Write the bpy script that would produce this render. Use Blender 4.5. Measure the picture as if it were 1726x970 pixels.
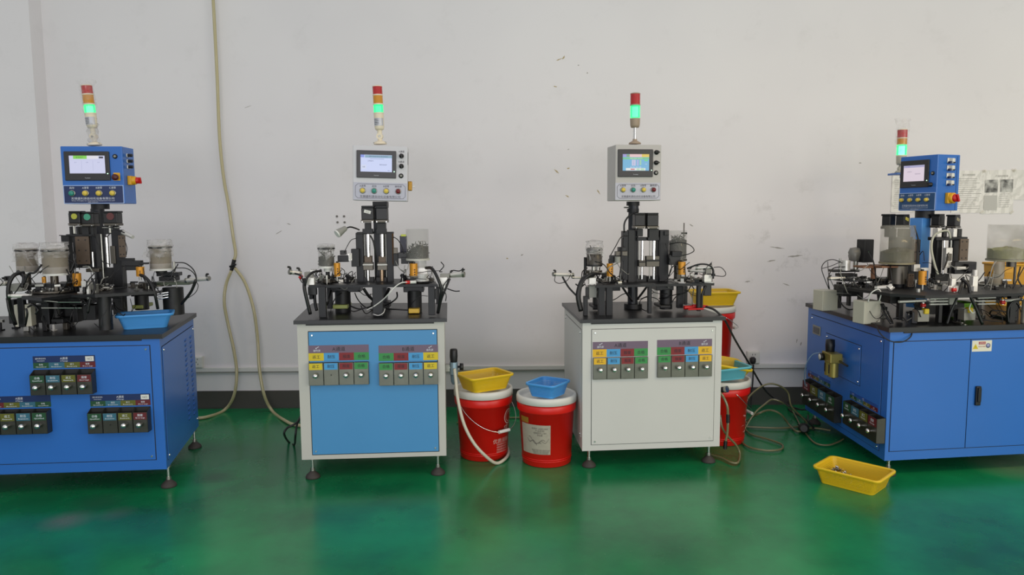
import bpy, bmesh, math, random
import numpy as np
from mathutils import Vector, Matrix

for o in list(bpy.data.objects): bpy.data.objects.remove(o)
SC = bpy.context.scene
COL = SC.collection
rnd = random.Random(7)

# ------------------------------------------------------------------ camera, light, exposure
F, CX, CY, H = 1250.0, 863.0, 485.0, 1.35
TH, RO = math.radians(5.85), math.radians(-0.4)
cd = bpy.data.cameras.new('camera'); cam = bpy.data.objects.new('camera', cd); COL.objects.link(cam)
cd.sensor_width = 36.0; cd.lens = F * 36.0 / 1726.0; cd.clip_start = 0.05; cd.clip_end = 60
RM = Matrix.Rotation(math.pi / 2 - TH, 3, 'X') @ Matrix.Rotation(RO, 3, 'Z')
cam.matrix_world = Matrix.Translation((0, 0, H)) @ RM.to_4x4()
SC.camera = cam
R = np.array([list(r) for r in RM]); C0 = np.array([0.0, 0, H])
SC.view_settings.view_transform = 'Standard'; SC.view_settings.look = 'None'
SC.view_settings.gamma = 1.0; SC.view_settings.use_curve_mapping = False
SC.view_settings.exposure = 0.0
w = bpy.data.worlds.new('World'); SC.world = w; w.use_nodes = True
w.node_tree.nodes['Background'].inputs[0].default_value = (0.98, 0.975, 1.0, 1)
w.node_tree.nodes['Background'].inputs[1].default_value = 0.56

def area(name, loc, sx, sy, power, color, rot=(0, 0, 0)):
    l = bpy.data.lights.new(name, 'AREA'); l.shape = 'RECTANGLE'; l.size = sx; l.size_y = sy
    l.energy = power; l.color = color
    o = bpy.data.objects.new(name, l); o.location = loc; o.rotation_euler = rot; COL.objects.link(o)
area('ceiling_lamp', (-1.5, 1.9, 3.4), 4.2, 0.25, 9, (1.0, 0.965, 0.985))
area('ceiling_lamp', (-1.5, -0.4, 3.4), 5.0, 0.25, 24, (1.0, 0.965, 0.985))
area('ceiling_lamp', (-0.8, -3.0, 3.4), 6.5, 0.25, 46, (1.0, 0.965, 0.97))
area('ceiling_lamp', (3.3, 1.9, 3.4), 2.2, 0.25, 42, (1.0, 0.74, 0.34))
area('unseen_area_light', (5.6, -2.6, 1.7), 5.0, 2.2, 150, (1.0, 0.95, 0.84), (math.radians(90), 0, math.radians(62)))  # daylight of a window inferred on the right, out of view
area('unseen_area_light', (0.0, -5.2, 1.0), 7.0, 1.5, 165, (0.985, 0.97, 1.0), (math.radians(90), 0, 0))  # added low fill behind the camera, lifts the lower wall

# ------------------------------------------------------------------ pixel rays of the photograph's camera
def ray(x, y): return R @ np.array([(x - CX) / F, -(y - CY) / F, -1.0])
def V(x, y, Y): d = ray(x, y); return C0 + d * (Y / d[1])            # point seen at x,y at depth Y
def Vz(x, y, z): d = ray(x, y); return C0 + d * ((z - H) / d[2])     # point seen at x,y at height z
def A(*p): return np.array(p, float)
def nrm(v): v = np.array(v, float); return v / np.linalg.norm(v)

class Fr:                                # a local frame: x right, y up, z outwards
    def __init__(s, o, x=(1, 0, 0), y=(0, 0, 1), z=None):
        s.o = np.array(o, float); s.x = nrm(x); s.y = nrm(y)
        s.z = nrm(np.cross(s.x, s.y)) if z is None else nrm(z)
    def P(s, u, v, w=0.0): return s.o + s.x * u + s.y * v + s.z * w
    def px(s, x, y, w=0.0):
        d = ray(x, y); t = np.dot(s.o + s.z * w - C0, s.z) / np.dot(d, s.z); q = C0 + d * t - s.o
        return np.dot(q, s.x), np.dot(q, s.y)
    def sub(s, u, v, w=0.0, rot=0.0):
        c, n = math.cos(rot), math.sin(rot)
        return Fr(s.P(u, v, w), s.x * c + s.y * n, -s.x * n + s.y * c, s.z)
W = Fr((0, 0, 0), (1, 0, 0), (0, 1, 0), (0, 0, 1))                   # world axes
def hframe(o, ang=0.0):                  # upright frame facing the camera, turned by ang degrees about the vertical
    a = math.radians(ang); return Fr(o, (math.cos(a), math.sin(a), 0), (0, 0, 1))

# ------------------------------------------------------------------ materials
def lin(c):
    if isinstance(c, str):
        c = [int(c[i:i + 2], 16) / 255 for i in (0, 2, 4)]
        c = [x / 12.92 if x <= .04045 else ((x + .055) / 1.055) ** 2.4 for x in c]
    return tuple(c) + (1.0,)
MC = {}
def mat(name, col, rough=0.5, metal=0.0, var=0.0, scale=8.0, bump=0.0, emit=0.0, coat=0.0, alpha=None, ecol=None):
    if name in MC: return MC[name]
    m = bpy.data.materials.new(name); m.use_nodes = True; nt = m.node_tree; b = nt.nodes['Principled BSDF']
    b.inputs['Base Color'].default_value = lin(col); b.inputs['Roughness'].default_value = rough
    b.inputs['Metallic'].default_value = metal; b.inputs['Coat Weight'].default_value = coat
    if emit:
        b.inputs['Emission Color'].default_value = lin(ecol or col); b.inputs['Emission Strength'].default_value = emit
    if var or bump:
        tc = nt.nodes.new('ShaderNodeTexCoord'); n = nt.nodes.new('ShaderNodeTexNoise')
        n.inputs['Scale'].default_value = scale; n.inputs['Detail'].default_value = 5
        nt.links.new(tc.outputs['Object'], n.inputs['Vector'])
        if var:
            mx = nt.nodes.new('ShaderNodeMix'); mx.data_type = 'RGBA'; c = lin(col)
            mx.inputs['A'].default_value = tuple(x * (1 - var) for x in c[:3]) + (1,)
            mx.inputs['B'].default_value = tuple(min(1, x * (1 + var)) for x in c[:3]) + (1,)
            nt.links.new(n.outputs['Fac'], mx.inputs['Factor']); nt.links.new(mx.outputs['Result'], b.inputs['Base Color'])
        if bump:
            bp = nt.nodes.new('ShaderNodeBump'); bp.inputs['Strength'].default_value = bump; bp.inputs['Distance'].default_value = .004
            nt.links.new(n.outputs['Fac'], bp.inputs['Height']); nt.links.new(bp.outputs['Normal'], b.inputs['Normal'])
    MC[name] = m; return m
def clear(name, col, vis, rough=0.12, noise=0.0, scale=30.0):
    """thin clear plastic: mostly see-through, a share of gloss and of milky body"""
    if name in MC: return MC[name]
    m = bpy.data.materials.new(name); m.use_nodes = True; nt = m.node_tree; b = nt.nodes['Principled BSDF']
    out = nt.nodes['Material Output']
    b.inputs['Base Color'].default_value = lin(col); b.inputs['Roughness'].default_value = rough
    t = nt.nodes.new('ShaderNodeBsdfTransparent'); mx = nt.nodes.new('ShaderNodeMixShader')
    mx.inputs[0].default_value = vis
    if noise:
        tc = nt.nodes.new('ShaderNodeTexCoord'); n = nt.nodes.new('ShaderNodeTexNoise'); n.inputs['Scale'].default_value = scale
        mr = nt.nodes.new('ShaderNodeMapRange'); mr.inputs['From Min'].default_value = .35; mr.inputs['From Max'].default_value = .65
        mr.inputs['To Min'].default_value = max(0, vis - noise); mr.inputs['To Max'].default_value = vis + noise
        nt.links.new(tc.outputs['Object'], n.inputs['Vector']); nt.links.new(n.outputs['Fac'], mr.inputs['Value']); nt.links.new(mr.outputs[0], mx.inputs[0])
    nt.links.new(t.outputs[0], mx.inputs[1]); nt.links.new(b.outputs[0], mx.inputs[2]); nt.links.new(mx.outputs[0], out.inputs[0])
    MC[name] = m; return m
def sieve(name, col, nu=1.0, nv=1.0):
    """moulded basket plastic with rows of square holes, laid out in the wall's own uv"""
    if name in MC: return MC[name]
    m = bpy.data.materials.new(name); m.use_nodes = True; nt = m.node_tree; b = nt.nodes['Principled BSDF']
    out = nt.nodes['Material Output']; b.inputs['Base Color'].default_value = lin(col); b.inputs['Roughness'].default_value = .45
    uv = nt.nodes.new('ShaderNodeUVMap'); sp = nt.nodes.new('ShaderNodeSeparateXYZ'); nt.links.new(uv.outputs[0], sp.inputs[0])
    def M(op, a, c):
        n = nt.nodes.new('ShaderNodeMath'); n.operation = op
        if isinstance(a, float): n.inputs[0].default_value = a
        else: nt.links.new(a, n.inputs[0])
        if isinstance(c, float): n.inputs[1].default_value = c
        else: nt.links.new(c, n.inputs[1])
        return n.outputs[0]
    fx = M('FRACT', M('MULTIPLY', sp.outputs[0], nu), 0.0); fy = M('FRACT', M('MULTIPLY', sp.outputs[1], nv), 0.0)
    h = M('MULTIPLY', M('GREATER_THAN', fx, .5), M('GREATER_THAN', fy, .45))
    t = nt.nodes.new('ShaderNodeBsdfTransparent'); mx = nt.nodes.new('ShaderNodeMixShader')
    nt.links.new(h, mx.inputs[0]); nt.links.new(b.outputs[0], mx.inputs[1]); nt.links.new(t.outputs[0], mx.inputs[2])
    nt.links.new(mx.outputs[0], out.inputs[0]); MC[name] = m; return m

BLK = mat('black_paint', '101113', .5, var=.15); BLK2 = mat('black_plastic', '0d0d0f', .42)
ANO = mat('black_anodised', '17181b', .42, .3, var=.2); TOPM = mat('black_bench', '17181b', .36, var=.2, scale=5)
STL = mat('steel', 'a3a39c', .32, .9, var=.15); CHR = mat('chrome', 'dcdcda', .12, 1.0); DST = mat('dark_steel', '5b5750', .38, .85, var=.2)
SIL = mat('silver_cylinder', 'd2d0ca', .3, .35); BRZ = mat('bronze_guide', '5d5044', .45, .5, var=.25, scale=20)
SUS = mat('stainless_bin', '6c6d64', .36, .75, var=.22, scale=14); ORG = mat('orange_solenoid', 'c98a22', .38, .25)
GOLD = mat('gold_label', 'c9a63a', .4, .3); RED = mat('red_plastic', 'c01818', .4); YEL = mat('yellow_plastic', 'e2c318', .45)
WHT = mat('white_plastic', 'd8d8d2', .45); GRY = mat('grey_plastic', '8b8b84', .5); LGR = mat('light_grey_case', 'b9b6a6', .5, var=.08)
BLUE = mat('blue_enamel', '2b69bb', .3, var=.06, scale=3, bump=.05); LBL = mat('light_blue_panel', '448abf', .42, var=.05, scale=4, bump=.04)
CRM = mat('cream_enamel', 'bab9b2', .45, var=.05, scale=3); WEN = mat('white_enamel', 'c6c6c2', .45, var=.05, scale=3)
NAVY = mat('navy_plate', '0d2658', .4); GPL = mat('silver_plate', 'a3a4ae', .38, .25); TXT = mat('dark_print', '1e1e26', .6); TXW = mat('white_print', 'd8dde6', .6)
PUR = mat('purple_strip', '6c5a6e', .5); LY = mat('label_yellow', 'cdb81a', .5); LB = mat('label_blue', '4296cc', .5); LR = mat('label_red', '7d1c22', .5); LG = mat('label_green', '318a45', .5)
LY3 = mat('label_amber', 'dcae18', .5)
DG = mat('label_dark_green', '17482a', .5); DB = mat('label_dull_blue', '2f6478', .5); DY = mat('label_olive', '5c5e18', .5); DR = mat('label_dark_red', '5e141c', .5); SUD = mat('dull_stainless_bin', '4a4a45', .38, .75, var=.25, scale=14); BXW = mat('box_white', 'c9c8cc', .42); BXG = mat('box_greige', 'b5b2ae', .45)
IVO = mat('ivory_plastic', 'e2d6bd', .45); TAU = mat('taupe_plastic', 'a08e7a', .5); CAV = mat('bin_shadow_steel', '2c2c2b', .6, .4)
BKR = mat('red_bucket', 'd0160f', .36, var=.07, scale=4); LID = mat('white_lid', 'd3d3cd', .45, var=.06, scale=12)
RUB = mat('black_rubber', '202020', .6); PADM = mat('foot_rubber', '37322f', .7)
ACR = clear('clear_acrylic', 'b9b8b2', .13, .06); WRAP = clear('clear_film', 'c9c6c4', .27, .14, .22, 24); FILM = clear('thin_film', 'c9c5c2', .10, .12, .09, 40)
HOSE = mat('yellowed_hose', 'b5ab82', .25, coat=.4); HOSW = mat('white_hose', 'c4bfae', .3); HOSC = mat('clear_hose', '6e6a4a', .25, coat=.4)
PARTS = mat('dark_parts', '25231f', .45, .5, var=.5, scale=90, bump=.8)
def lamp_mats(n, c, core, cs, ls): return clear(n, c, .75, .2), mat(n + '_core', core, .4, emit=cs, ecol=core), ls

def speckle(name, c0, c1, scale):
    m = mat(name, c0, .5); nt = m.node_tree; tc = nt.nodes.new('ShaderNodeTexCoord'); n = nt.nodes.new('ShaderNodeTexNoise'); n.inputs['Scale'].default_value = scale; n.inputs['Detail'].default_value = 3
    r = nt.nodes.new('ShaderNodeValToRGB'); r.color_ramp.elements[0].position = .38; r.color_ramp.elements[0].color = lin(c0); r.color_ramp.elements[1].position = .64; r.color_ramp.elements[1].color = lin(c1)
    nt.links.new(tc.outputs['Object'], n.inputs['Vector']); nt.links.new(n.outputs['Fac'], r.inputs[0]); nt.links.new(r.outputs[0], nt.nodes['Principled BSDF'].inputs['Base Color']); return m
# ------------------------------------------------------------------ mesh builder
class MB:
    def __init__(s): s.v = []; s.f = []; s.m = []; s.sm = []; s.mats = []; s.uv = {}
    def mi(s, m):
        if m not in s.mats: s.mats.append(m)
        return s.mats.index(m)
    def add(s, vs, fs, m, smooth=False):
        b = len(s.v); s.v += [tuple(map(float, p)) for p in vs]; k = s.mi(m)
        for f in fs: s.f.append(tuple(b + i for i in f)); s.m.append(k); s.sm.append(smooth)
        return b
    def box(s, fr, u0, u1, v0, v1, w0, w1, m, c=0.0):
        if u0 > u1: u0, u1 = u1, u0
        if v0 > v1: v0, v1 = v1, v0
        if w0 > w1: w0, w1 = w1, w0
        if c:
            c = min(c, .45 * min(u1 - u0, v1 - v0, w1 - w0))
            bm = bmesh.new(); bmesh.ops.create_cube(bm, size=1.0)
            for q in bm.verts: q.co = ((u0 + u1) / 2 + q.co.x * (u1 - u0), (v0 + v1) / 2 + q.co.y * (v1 - v0), (w0 + w1) / 2 + q.co.z * (w1 - w0))
            bmesh.ops.bevel(bm, geom=bm.edges[:], offset=c, segments=2, affect='EDGES', profile=.5)
            bm.verts.index_update()
            s.add([fr.P(*q.co) for q in bm.verts], [[q.index for q in f.verts] for f in bm.faces], m); bm.free(); return s
        vs = [fr.P(u, v, w) for w in (w0, w1) for v in (v0, v1) for u in (u0, u1)]
        s.add(vs, [(0, 2, 3, 1), (4, 5, 7, 6), (0, 1, 5, 4), (2, 6, 7, 3), (0, 4, 6, 2), (1, 3, 7, 5)], m); return s
    def pb(s, x0, y0, x1, y1, Y, d, m, a=4.0, c=0.002, tilt=0.0):           # box whose front face spans the given picture span at depth Y
        xc, yc = (x0 + x1) / 2, (y0 + y1) / 2
        fr = hframe(V(xc, yc, Y), a)
        if tilt: fr = fr.sub(0, 0, 0, math.radians(tilt))
        hw = abs(V(x1, yc, Y)[0] - V(x0, yc, Y)[0]) / 2; hh = abs(V(xc, y0, Y)[2] - V(xc, y1, Y)[2]) / 2
        return s.box(fr, -hw, hw, -hh, hh, -d, 0, m, c)
    def cyl(s, p0, p1, r0, m, r1=None, seg=20, cap=True):
        r1 = r0 if r1 is None else r1; p0 = np.array(p0, float); p1 = np.array(p1, float); d = nrm(p1 - p0)
        a = nrm(np.cross(d, (0, 0, 1) if abs(d[2]) < .9 else (1, 0, 0))); b = np.cross(d, a)
        cs = [(math.cos(2 * math.pi * i / seg), math.sin(2 * math.pi * i / seg)) for i in range(seg)]
        vs = [p0 + (a * x + b * y) * r0 for x, y in cs] + [p1 + (a * x + b * y) * r1 for x, y in cs]
        s.add(vs, [(i, (i + 1) % seg, seg + (i + 1) % seg, seg + i) for i in range(seg)], m, True)
        if cap:
            s.add(vs[:seg], [tuple(range(seg))[::-1]], m); s.add(vs[seg:], [tuple(range(seg))], m)
        return s
    def pc(s, x0, y0, x1, y1, Y, m, seg=20, taper=1.0):                      # upright cylinder spanning the given picture span, axis at depth Y
        xc = (x0 + x1) / 2; yc = (y0 + y1) / 2; p1, p0 = V(xc, y0, Y), V(xc, y1, Y); r = abs(V(x1, yc, Y)[0] - V(x0, yc, Y)[0]) / 2
        p1[0] = p0[0] = (p0[0] + p1[0]) / 2
        return s.cyl(p0, p1, r * taper, m, r, seg)
    def lathe(s, o, prof, m, seg=40, axis=None, smooth=True, disp=None):
        fr = axis or Fr(o, (1, 0, 0), (0, 1, 0), (0, 0, 1)); n = len(prof); vs = []
        for k, (r, z) in enumerate(prof):
            for i in range(seg):
                t = 2 * math.pi * i / seg; rr = r * (1 + (disp(t, k) if disp else 0)); vs.append(fr.P(rr * math.cos(t), rr * math.sin(t), z))
        fs = [(k * seg + i, k * seg + (i + 1) % seg, (k + 1) * seg + (i + 1) % seg, (k + 1) * seg + i) for k in range(n - 1) for i in range(seg)]
        s.add(vs, fs, m, smooth); return s
    def tube(s, pts, r, m, seg=8, sub=6):
        pts = [np.array(p, float) for p in pts]
        if len(pts) > 2 and sub > 1:
            q = [2 * pts[0] - pts[1]] + pts + [2 * pts[-1] - pts[-2]]; out = []
            for i in range(1, len(q) - 2):
                a, b, c, d = q[i - 1], q[i], q[i + 1], q[i + 2]
                for k in range(sub):
                    t = k / sub
                    out.append(.5 * (2 * b + (c - a) * t + (2 * a - 5 * b + 4 * c - d) * t * t + (3 * b - a - 3 * c + d) * t ** 3))
            pts = out + [pts[-1]]
        n = len(pts); tan = [nrm(pts[min(i + 1, n - 1)] - pts[max(i - 1, 0)] + 1e-9) for i in range(n)]
        a = nrm(np.cross(tan[0], (0, 0, 1) if abs(tan[0][2]) < .9 else (1, 0, 0))); vs = []
        for i in range(n):
            a = nrm(a - tan[i] * np.dot(a, tan[i])); b = np.cross(tan[i], a)
            vs += [pts[i] + (a * math.cos(2 * math.pi * k / seg) + b * math.sin(2 * math.pi * k / seg)) * r for k in range(seg)]
        fs = [(i * seg + k, i * seg + (k + 1) % seg, (i + 1) * seg + (k + 1) % seg, (i + 1) * seg + k) for i in range(n - 1) for k in range(seg)]
        fs += [tuple(range(seg))[::-1], tuple((n - 1) * seg + k for k in range(seg))]
        s.add(vs, fs, m, True); return s
    def pt(s, pts, r, m, **k): return s.tube([V(*p) for p in pts], r, m, **k)
    def prism(s, poly, z0, z1, m):                                            # plan polygon, counter-clockwise
        n = len(poly); vs = [(x, y, z0) for x, y in poly] + [(x, y, z1) for x, y in poly]
        s.add(vs, [tuple(range(n))[::-1], tuple(range(n, 2 * n))] + [(i, (i + 1) % n, n + (i + 1) % n, n + i) for i in range(n)], m); return s
    def ball(s, o, r, m, sz=1.0, seg=16, fr=None):
        k = 8; return s.lathe(o, [(r * math.sin(math.pi * i / k) + 1e-5, -r * sz * math.cos(math.pi * i / k)) for i in range(k + 1)], m, seg, axis=fr)
    def text(s, fr, txt, u, v, size, m, w=0.0008, width=None, align='C'):
        vs, fs, bw = glyphs(txt); k = size; kx = size if width is None else width / max(bw, 1e-6)
        ox = -bw / 2 * kx if align == 'C' else 0
        s.add([fr.P(u + ox + x * kx, v + (y - .36) * k, w) for x, y in vs], fs, m); return s
GL = {}
def glyphs(txt):
    if txt in GL: return GL[txt]
    c = bpy.data.curves.new('t', 'FONT'); c.body = txt; c.size = 1.0; c.resolution_u = 2; c.fill_mode = 'FRONT'
    o = bpy.data.objects.new('t', c); COL.objects.link(o); bpy.context.view_layer.update()
    me = o.evaluated_get(bpy.context.evaluated_depsgraph_get()).to_mesh()
    vs = [(p.co.x, p.co.y) for p in me.vertices]; fs = [tuple(p.vertices) for p in me.polygons]
    o.to_mesh_clear(); bpy.data.objects.remove(o); bpy.data.curves.remove(c)
    if vs:
        x0 = min(p[0] for p in vs); vs = [(x - x0, y) for x, y in vs]; bw = max(p[0] for p in vs)
    else: bw = 1
    GL[txt] = (vs, fs, bw); return GL[txt]

ORI = {}
def mesh_ob(name, mb, org):
    me = bpy.data.meshes.new(name); me.from_pydata([(x - org[0], y - org[1], z - org[2]) for x, y, z in mb.v], [], mb.f)
    for m in mb.mats: me.materials.append(m)
    me.polygons.foreach_set('material_index', mb.m); me.polygons.foreach_set('use_smooth', mb.sm)
    if mb.uv:
        l = me.uv_layers.new(name='UVMap')
        for lp in me.loops: l.data[lp.index].uv = mb.uv.get(lp.vertex_index, (0, 0))
    me.update(); o = bpy.data.objects.new(name, me); COL.objects.link(o); return o
def thing(name, label, cat, loc, group=None):
    o = bpy.data.objects.new(name, None); o.empty_display_size = .05; COL.objects.link(o); o.location = loc
    o['label'] = label; o['category'] = cat
    if group: o['group'] = group
    ORI[o.name] = tuple(loc); return o
def solo(name, label, cat, mb, group=None, loc=None):
    a = np.array(mb.v)
    loc = loc if loc is not None else ((a[:, 0].min() + a[:, 0].max()) / 2, (a[:, 1].min() + a[:, 1].max()) / 2, a[:, 2].min())
    o = mesh_ob(name, mb, loc); o.location = loc; ORI[o.name] = tuple(loc)
    o['label'] = label; o['category'] = cat
    if group: o['group'] = group
    return o
def part(par, name, mb, label=None):
    o = mesh_ob(name, mb, ORI[par.name]); o.parent = par; ORI[o.name] = ORI[par.name]
    if label: o['label'] = label
    return o
def struct(name, mb, par=None):
    o = mesh_ob(name, mb, (0, 0, 0)); ORI[o.name] = (0, 0, 0); o['kind'] = 'structure'
    if par: o.parent = par
    return o

# ------------------------------------------------------------------ the room
def wall_material():
    m = mat('wall_paint', 'e2dfde', .6); nt = m.node_tree; b = nt.nodes['Principled BSDF']
    tc = nt.nodes.new('ShaderNodeTexCoord')
    n1 = nt.nodes.new('ShaderNodeTexNoise'); n1.inputs['Scale'].default_value = .9; n1.inputs['Detail'].default_value = 3
    n2 = nt.nodes.new('ShaderNodeTexNoise'); n2.inputs['Scale'].default_value = 5; n2.inputs['Detail'].default_value = 9; n2.inputs['Roughness'].default_value = .7
    for n in (n1, n2): nt.links.new(tc.outputs['Object'], n.inputs['Vector'])
    r1 = nt.nodes.new('ShaderNodeValToRGB'); r1.color_ramp.elements[0].position = .3; r1.color_ramp.elements[0].color = lin('dfdcdd'); r1.color_ramp.elements[1].position = .7; r1.color_ramp.elements[1].color = lin('e6e3e3')
    nt.links.new(n1.outputs['Fac'], r1.inputs[0])
    r2 = nt.nodes.new('ShaderNodeValToRGB'); r2.color_ramp.elements[0].position = .56; r2.color_ramp.elements[0].color = (0, 0, 0, 1); r2.color_ramp.elements[1].position = .78; r2.color_ramp.elements[1].color = (1, 1, 1, 1)
    nt.links.new(n2.outputs['Fac'], r2.inputs[0])
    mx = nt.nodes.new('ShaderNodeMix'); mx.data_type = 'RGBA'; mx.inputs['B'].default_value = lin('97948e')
    # grime and painted-in machine shade on the wall between the right hand machines
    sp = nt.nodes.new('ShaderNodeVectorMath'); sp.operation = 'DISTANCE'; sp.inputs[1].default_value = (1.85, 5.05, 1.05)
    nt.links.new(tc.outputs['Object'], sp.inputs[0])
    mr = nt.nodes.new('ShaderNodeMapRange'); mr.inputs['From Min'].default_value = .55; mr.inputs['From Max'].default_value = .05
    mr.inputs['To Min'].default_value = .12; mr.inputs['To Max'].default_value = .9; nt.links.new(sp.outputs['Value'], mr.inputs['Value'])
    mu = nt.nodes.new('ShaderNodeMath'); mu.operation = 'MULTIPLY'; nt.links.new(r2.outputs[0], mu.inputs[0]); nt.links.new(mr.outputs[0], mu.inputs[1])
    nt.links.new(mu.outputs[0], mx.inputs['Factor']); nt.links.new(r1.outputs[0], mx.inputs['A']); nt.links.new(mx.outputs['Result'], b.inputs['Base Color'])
    bp = nt.nodes.new('ShaderNodeBump'); bp.inputs['Strength'].default_value = .05; nt.links.new(n2.outputs['Fac'], bp.inputs['Height']); nt.links.new(bp.outputs['Normal'], b.inputs['Normal'])
    return m
def floor_material():
    m = mat('green_epoxy', '0f6b3f', .3, coat=.0); nt = m.node_tree; b = nt.nodes['Principled BSDF']
    tc = nt.nodes.new('ShaderNodeTexCoord')
    def noise(sc, det=6, ro=.6):
        n = nt.nodes.new('ShaderNodeTexNoise'); n.inputs['Scale'].default_value = sc; n.inputs['Detail'].default_value = det; n.inputs['Roughness'].default_value = ro
        nt.links.new(tc.outputs['Object'], n.inputs['Vector']); return n
    n1, n2, n3 = noise(1.3), noise(3.1, 9, .7), noise(28, 4)
    r = nt.nodes.new('ShaderNodeValToRGB'); e = r.color_ramp.elements
    e[0].position = .3; e[0].color = lin('0b5636'); e[1].position = .72; e[1].color = lin('168d52'); nt.links.new(n1.outputs['Fac'], r.inputs[0])
    k = nt.nodes.new('ShaderNodeValToRGB'); k.color_ramp.elements[0].position = .6; k.color_ramp.elements[0].color = (0, 0, 0, 1); k.color_ramp.elements[1].position = .75; k.color_ramp.elements[1].color = (.6, .6, .6, 1)
    nt.links.new(n2.outputs['Fac'], k.inputs[0])
    mx = nt.nodes.new('ShaderNodeMix'); mx.data_type = 'RGBA'; mx.inputs['B'].default_value = lin('123a2a')
    nt.links.new(k.outputs[0], mx.inputs['Factor']); nt.links.new(r.outputs[0], mx.inputs['A'])
    # worn, dusty patches at the lower left; the last, at right, a painted reflection
    last = mx.outputs['Result']
    for (x, y, s, c) in ((-1.98, 3.17, .13, '6a6e62'), (-1.80, 3.24, .10, '55695a'), (-1.95, 3.36, .16, '2c4a3c'), (-1.53, 3.70, .14, '0a2a1e'), (-1.6, 3.2, .3, '123a2a'), (2.62, 3.78, .25, '7d8a70')):
        d = nt.nodes.new('ShaderNodeVectorMath'); d.operation = 'DISTANCE'; d.inputs[1].default_value = (x, y, 0); nt.links.new(tc.outputs['Object'], d.inputs[0])
        q = nt.nodes.new('ShaderNodeMapRange'); q.inputs['From Min'].default_value = s; q.inputs['From Max'].default_value = s * .2; nt.links.new(d.outputs['Value'], q.inputs['Value'])
        mu = nt.nodes.new('ShaderNodeMath'); mu.operation = 'MULTIPLY'; nt.links.new(q.outputs[0], mu.inputs[0]); nt.links.new(n2.outputs['Fac'], mu.inputs[1])
        m2 = nt.nodes.new('ShaderNodeMix'); m2.data_type = 'RGBA'; m2.inputs['B'].default_value = lin(c)
        nt.links.new(mu.outputs[0], m2.inputs['Factor']); nt.links.new(last, m2.inputs['A']); last = m2.outputs['Result']
    nt.links.new(last, b.inputs['Base Color'])
    rr = nt.nodes.new('ShaderNodeMapRange'); rr.inputs['To Min'].default_value = .14; rr.inputs['To Max'].default_value = .36; nt.links.new(n2.outputs['Fac'], rr.inputs['Value']); nt.links.new(rr.outputs[0], b.inputs['Roughness'])
    bp = nt.nodes.new('ShaderNodeBump'); bp.inputs['Strength'].default_value = .06; bp.inputs['Distance'].default_value = .01; nt.links.new(n1.outputs['Fac'], bp.inputs['Height']); nt.links.new(bp.outputs['Normal'], b.inputs['Normal'])
    return m
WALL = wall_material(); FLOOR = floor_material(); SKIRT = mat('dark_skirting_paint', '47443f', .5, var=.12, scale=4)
WY = 5.05
g = MB(); g.box(W, -6, 6, -3, WY, -.1, 0, FLOOR); struct('floor', g)
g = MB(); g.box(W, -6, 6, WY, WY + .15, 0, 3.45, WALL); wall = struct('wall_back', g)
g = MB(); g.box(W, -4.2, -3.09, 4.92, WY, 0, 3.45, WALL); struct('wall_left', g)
SKZ = .125
g = MB(); g.box(W, -3.09, 6, WY - .006, WY, 0, SKZ, SKIRT); struct('baseboard_back', g)
g = MB(); g.box(W, -4.2, -3.084, 4.914, 4.92, 0, SKZ, SKIRT); g.box(W, -3.09, -3.084, 4.914, WY - .006, 0, SKZ, SKIRT); struct('baseboard_left', g)
g = MB(); g.box(W, -3.0, 4.0, WY - .02, WY, .262, .292, mat('trunking', 'd6d5d1', .5), .003); g.box(W, -3.0, 4.0, WY - .022, WY, .256, .261, GRY); struct('trim_1', g)  # lower grey strip stands in for the shadow line under the trunking

# small marks on the wall: ochre scuffs, drill holes
OCH = mat('ochre_scuff', 'b3a27a', .7); SMU = mat('grey_scuff', 'a39f99', .7)
g = MB(); WFr = Fr((0, WY, 0))
def scuff(x, y, L, a, m, t=.004):
    u, v = WFr.px(x, y); f = WFr.sub(u, v, .0006, math.radians(a)); n = 6; top = []; bot = []
    for i in range(n + 1):
        q = i / n; hh = t * (math.sin(math.pi * q) * .8 + .15) * rnd.uniform(.6, 1.4); c = rnd.uniform(-.2, .2) * t
        top.append(f.P((q - .5) * L, c + hh)); bot.append(f.P((q - .5) * L, c - hh))
    g.add(top + bot, [(i + n + 1, i + n + 2, i + 1, i) for i in range(n)], m)
for a in ((943, 100, .045, 20, OCH), (950, 97, .03, 60, OCH), (936, 146, .025, -15, OCH), (938, 289, .045, -40, OCH), (958, 284, .02, 10, OCH), (1009, 324, .04, -55, OCH), (956, 331, .03, -30, OCH), (975, 110, .012, 0, SMU), (990, 123, .01, 90, SMU),
          (958, 252, .014, 20, SMU), (470, 392, .05, 30, SMU, .003), (487, 378, .03, -20, SMU, .003), (855, 436, .015, 0, OCH), (880, 430, .02, 30, SMU), (1310, 418, .1, -8, SMU), (1340, 432, .1, 5, SMU, .006),
          (1300, 440, .06, 10, SMU), (1325, 480, .05, -20, SMU), (1343, 575, .03, 80, SMU), (1350, 580, .03, 75, SMU), (1260, 475, .04, 10, SMU), (1165, 380, .03, -30, SMU), (418, 180, .05, 20, SMU, .002), (1450, 275, .02, 0, SMU)): scuff(*a)
o = part(wall, 'scuff_marks', g); o['kind'] = 'stuff'
for x, y in ((568, 365), (580, 365), (569, 375), (581, 375)):
    u, v = WFr.px(x, y); g = MB(); g.cyl(WFr.P(u, v, 0), WFr.P(u, v, .004), .0075, mat('drill_plug', '6b6862', .6), seg=12); part(wall, 'wall_plug', g)

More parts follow.
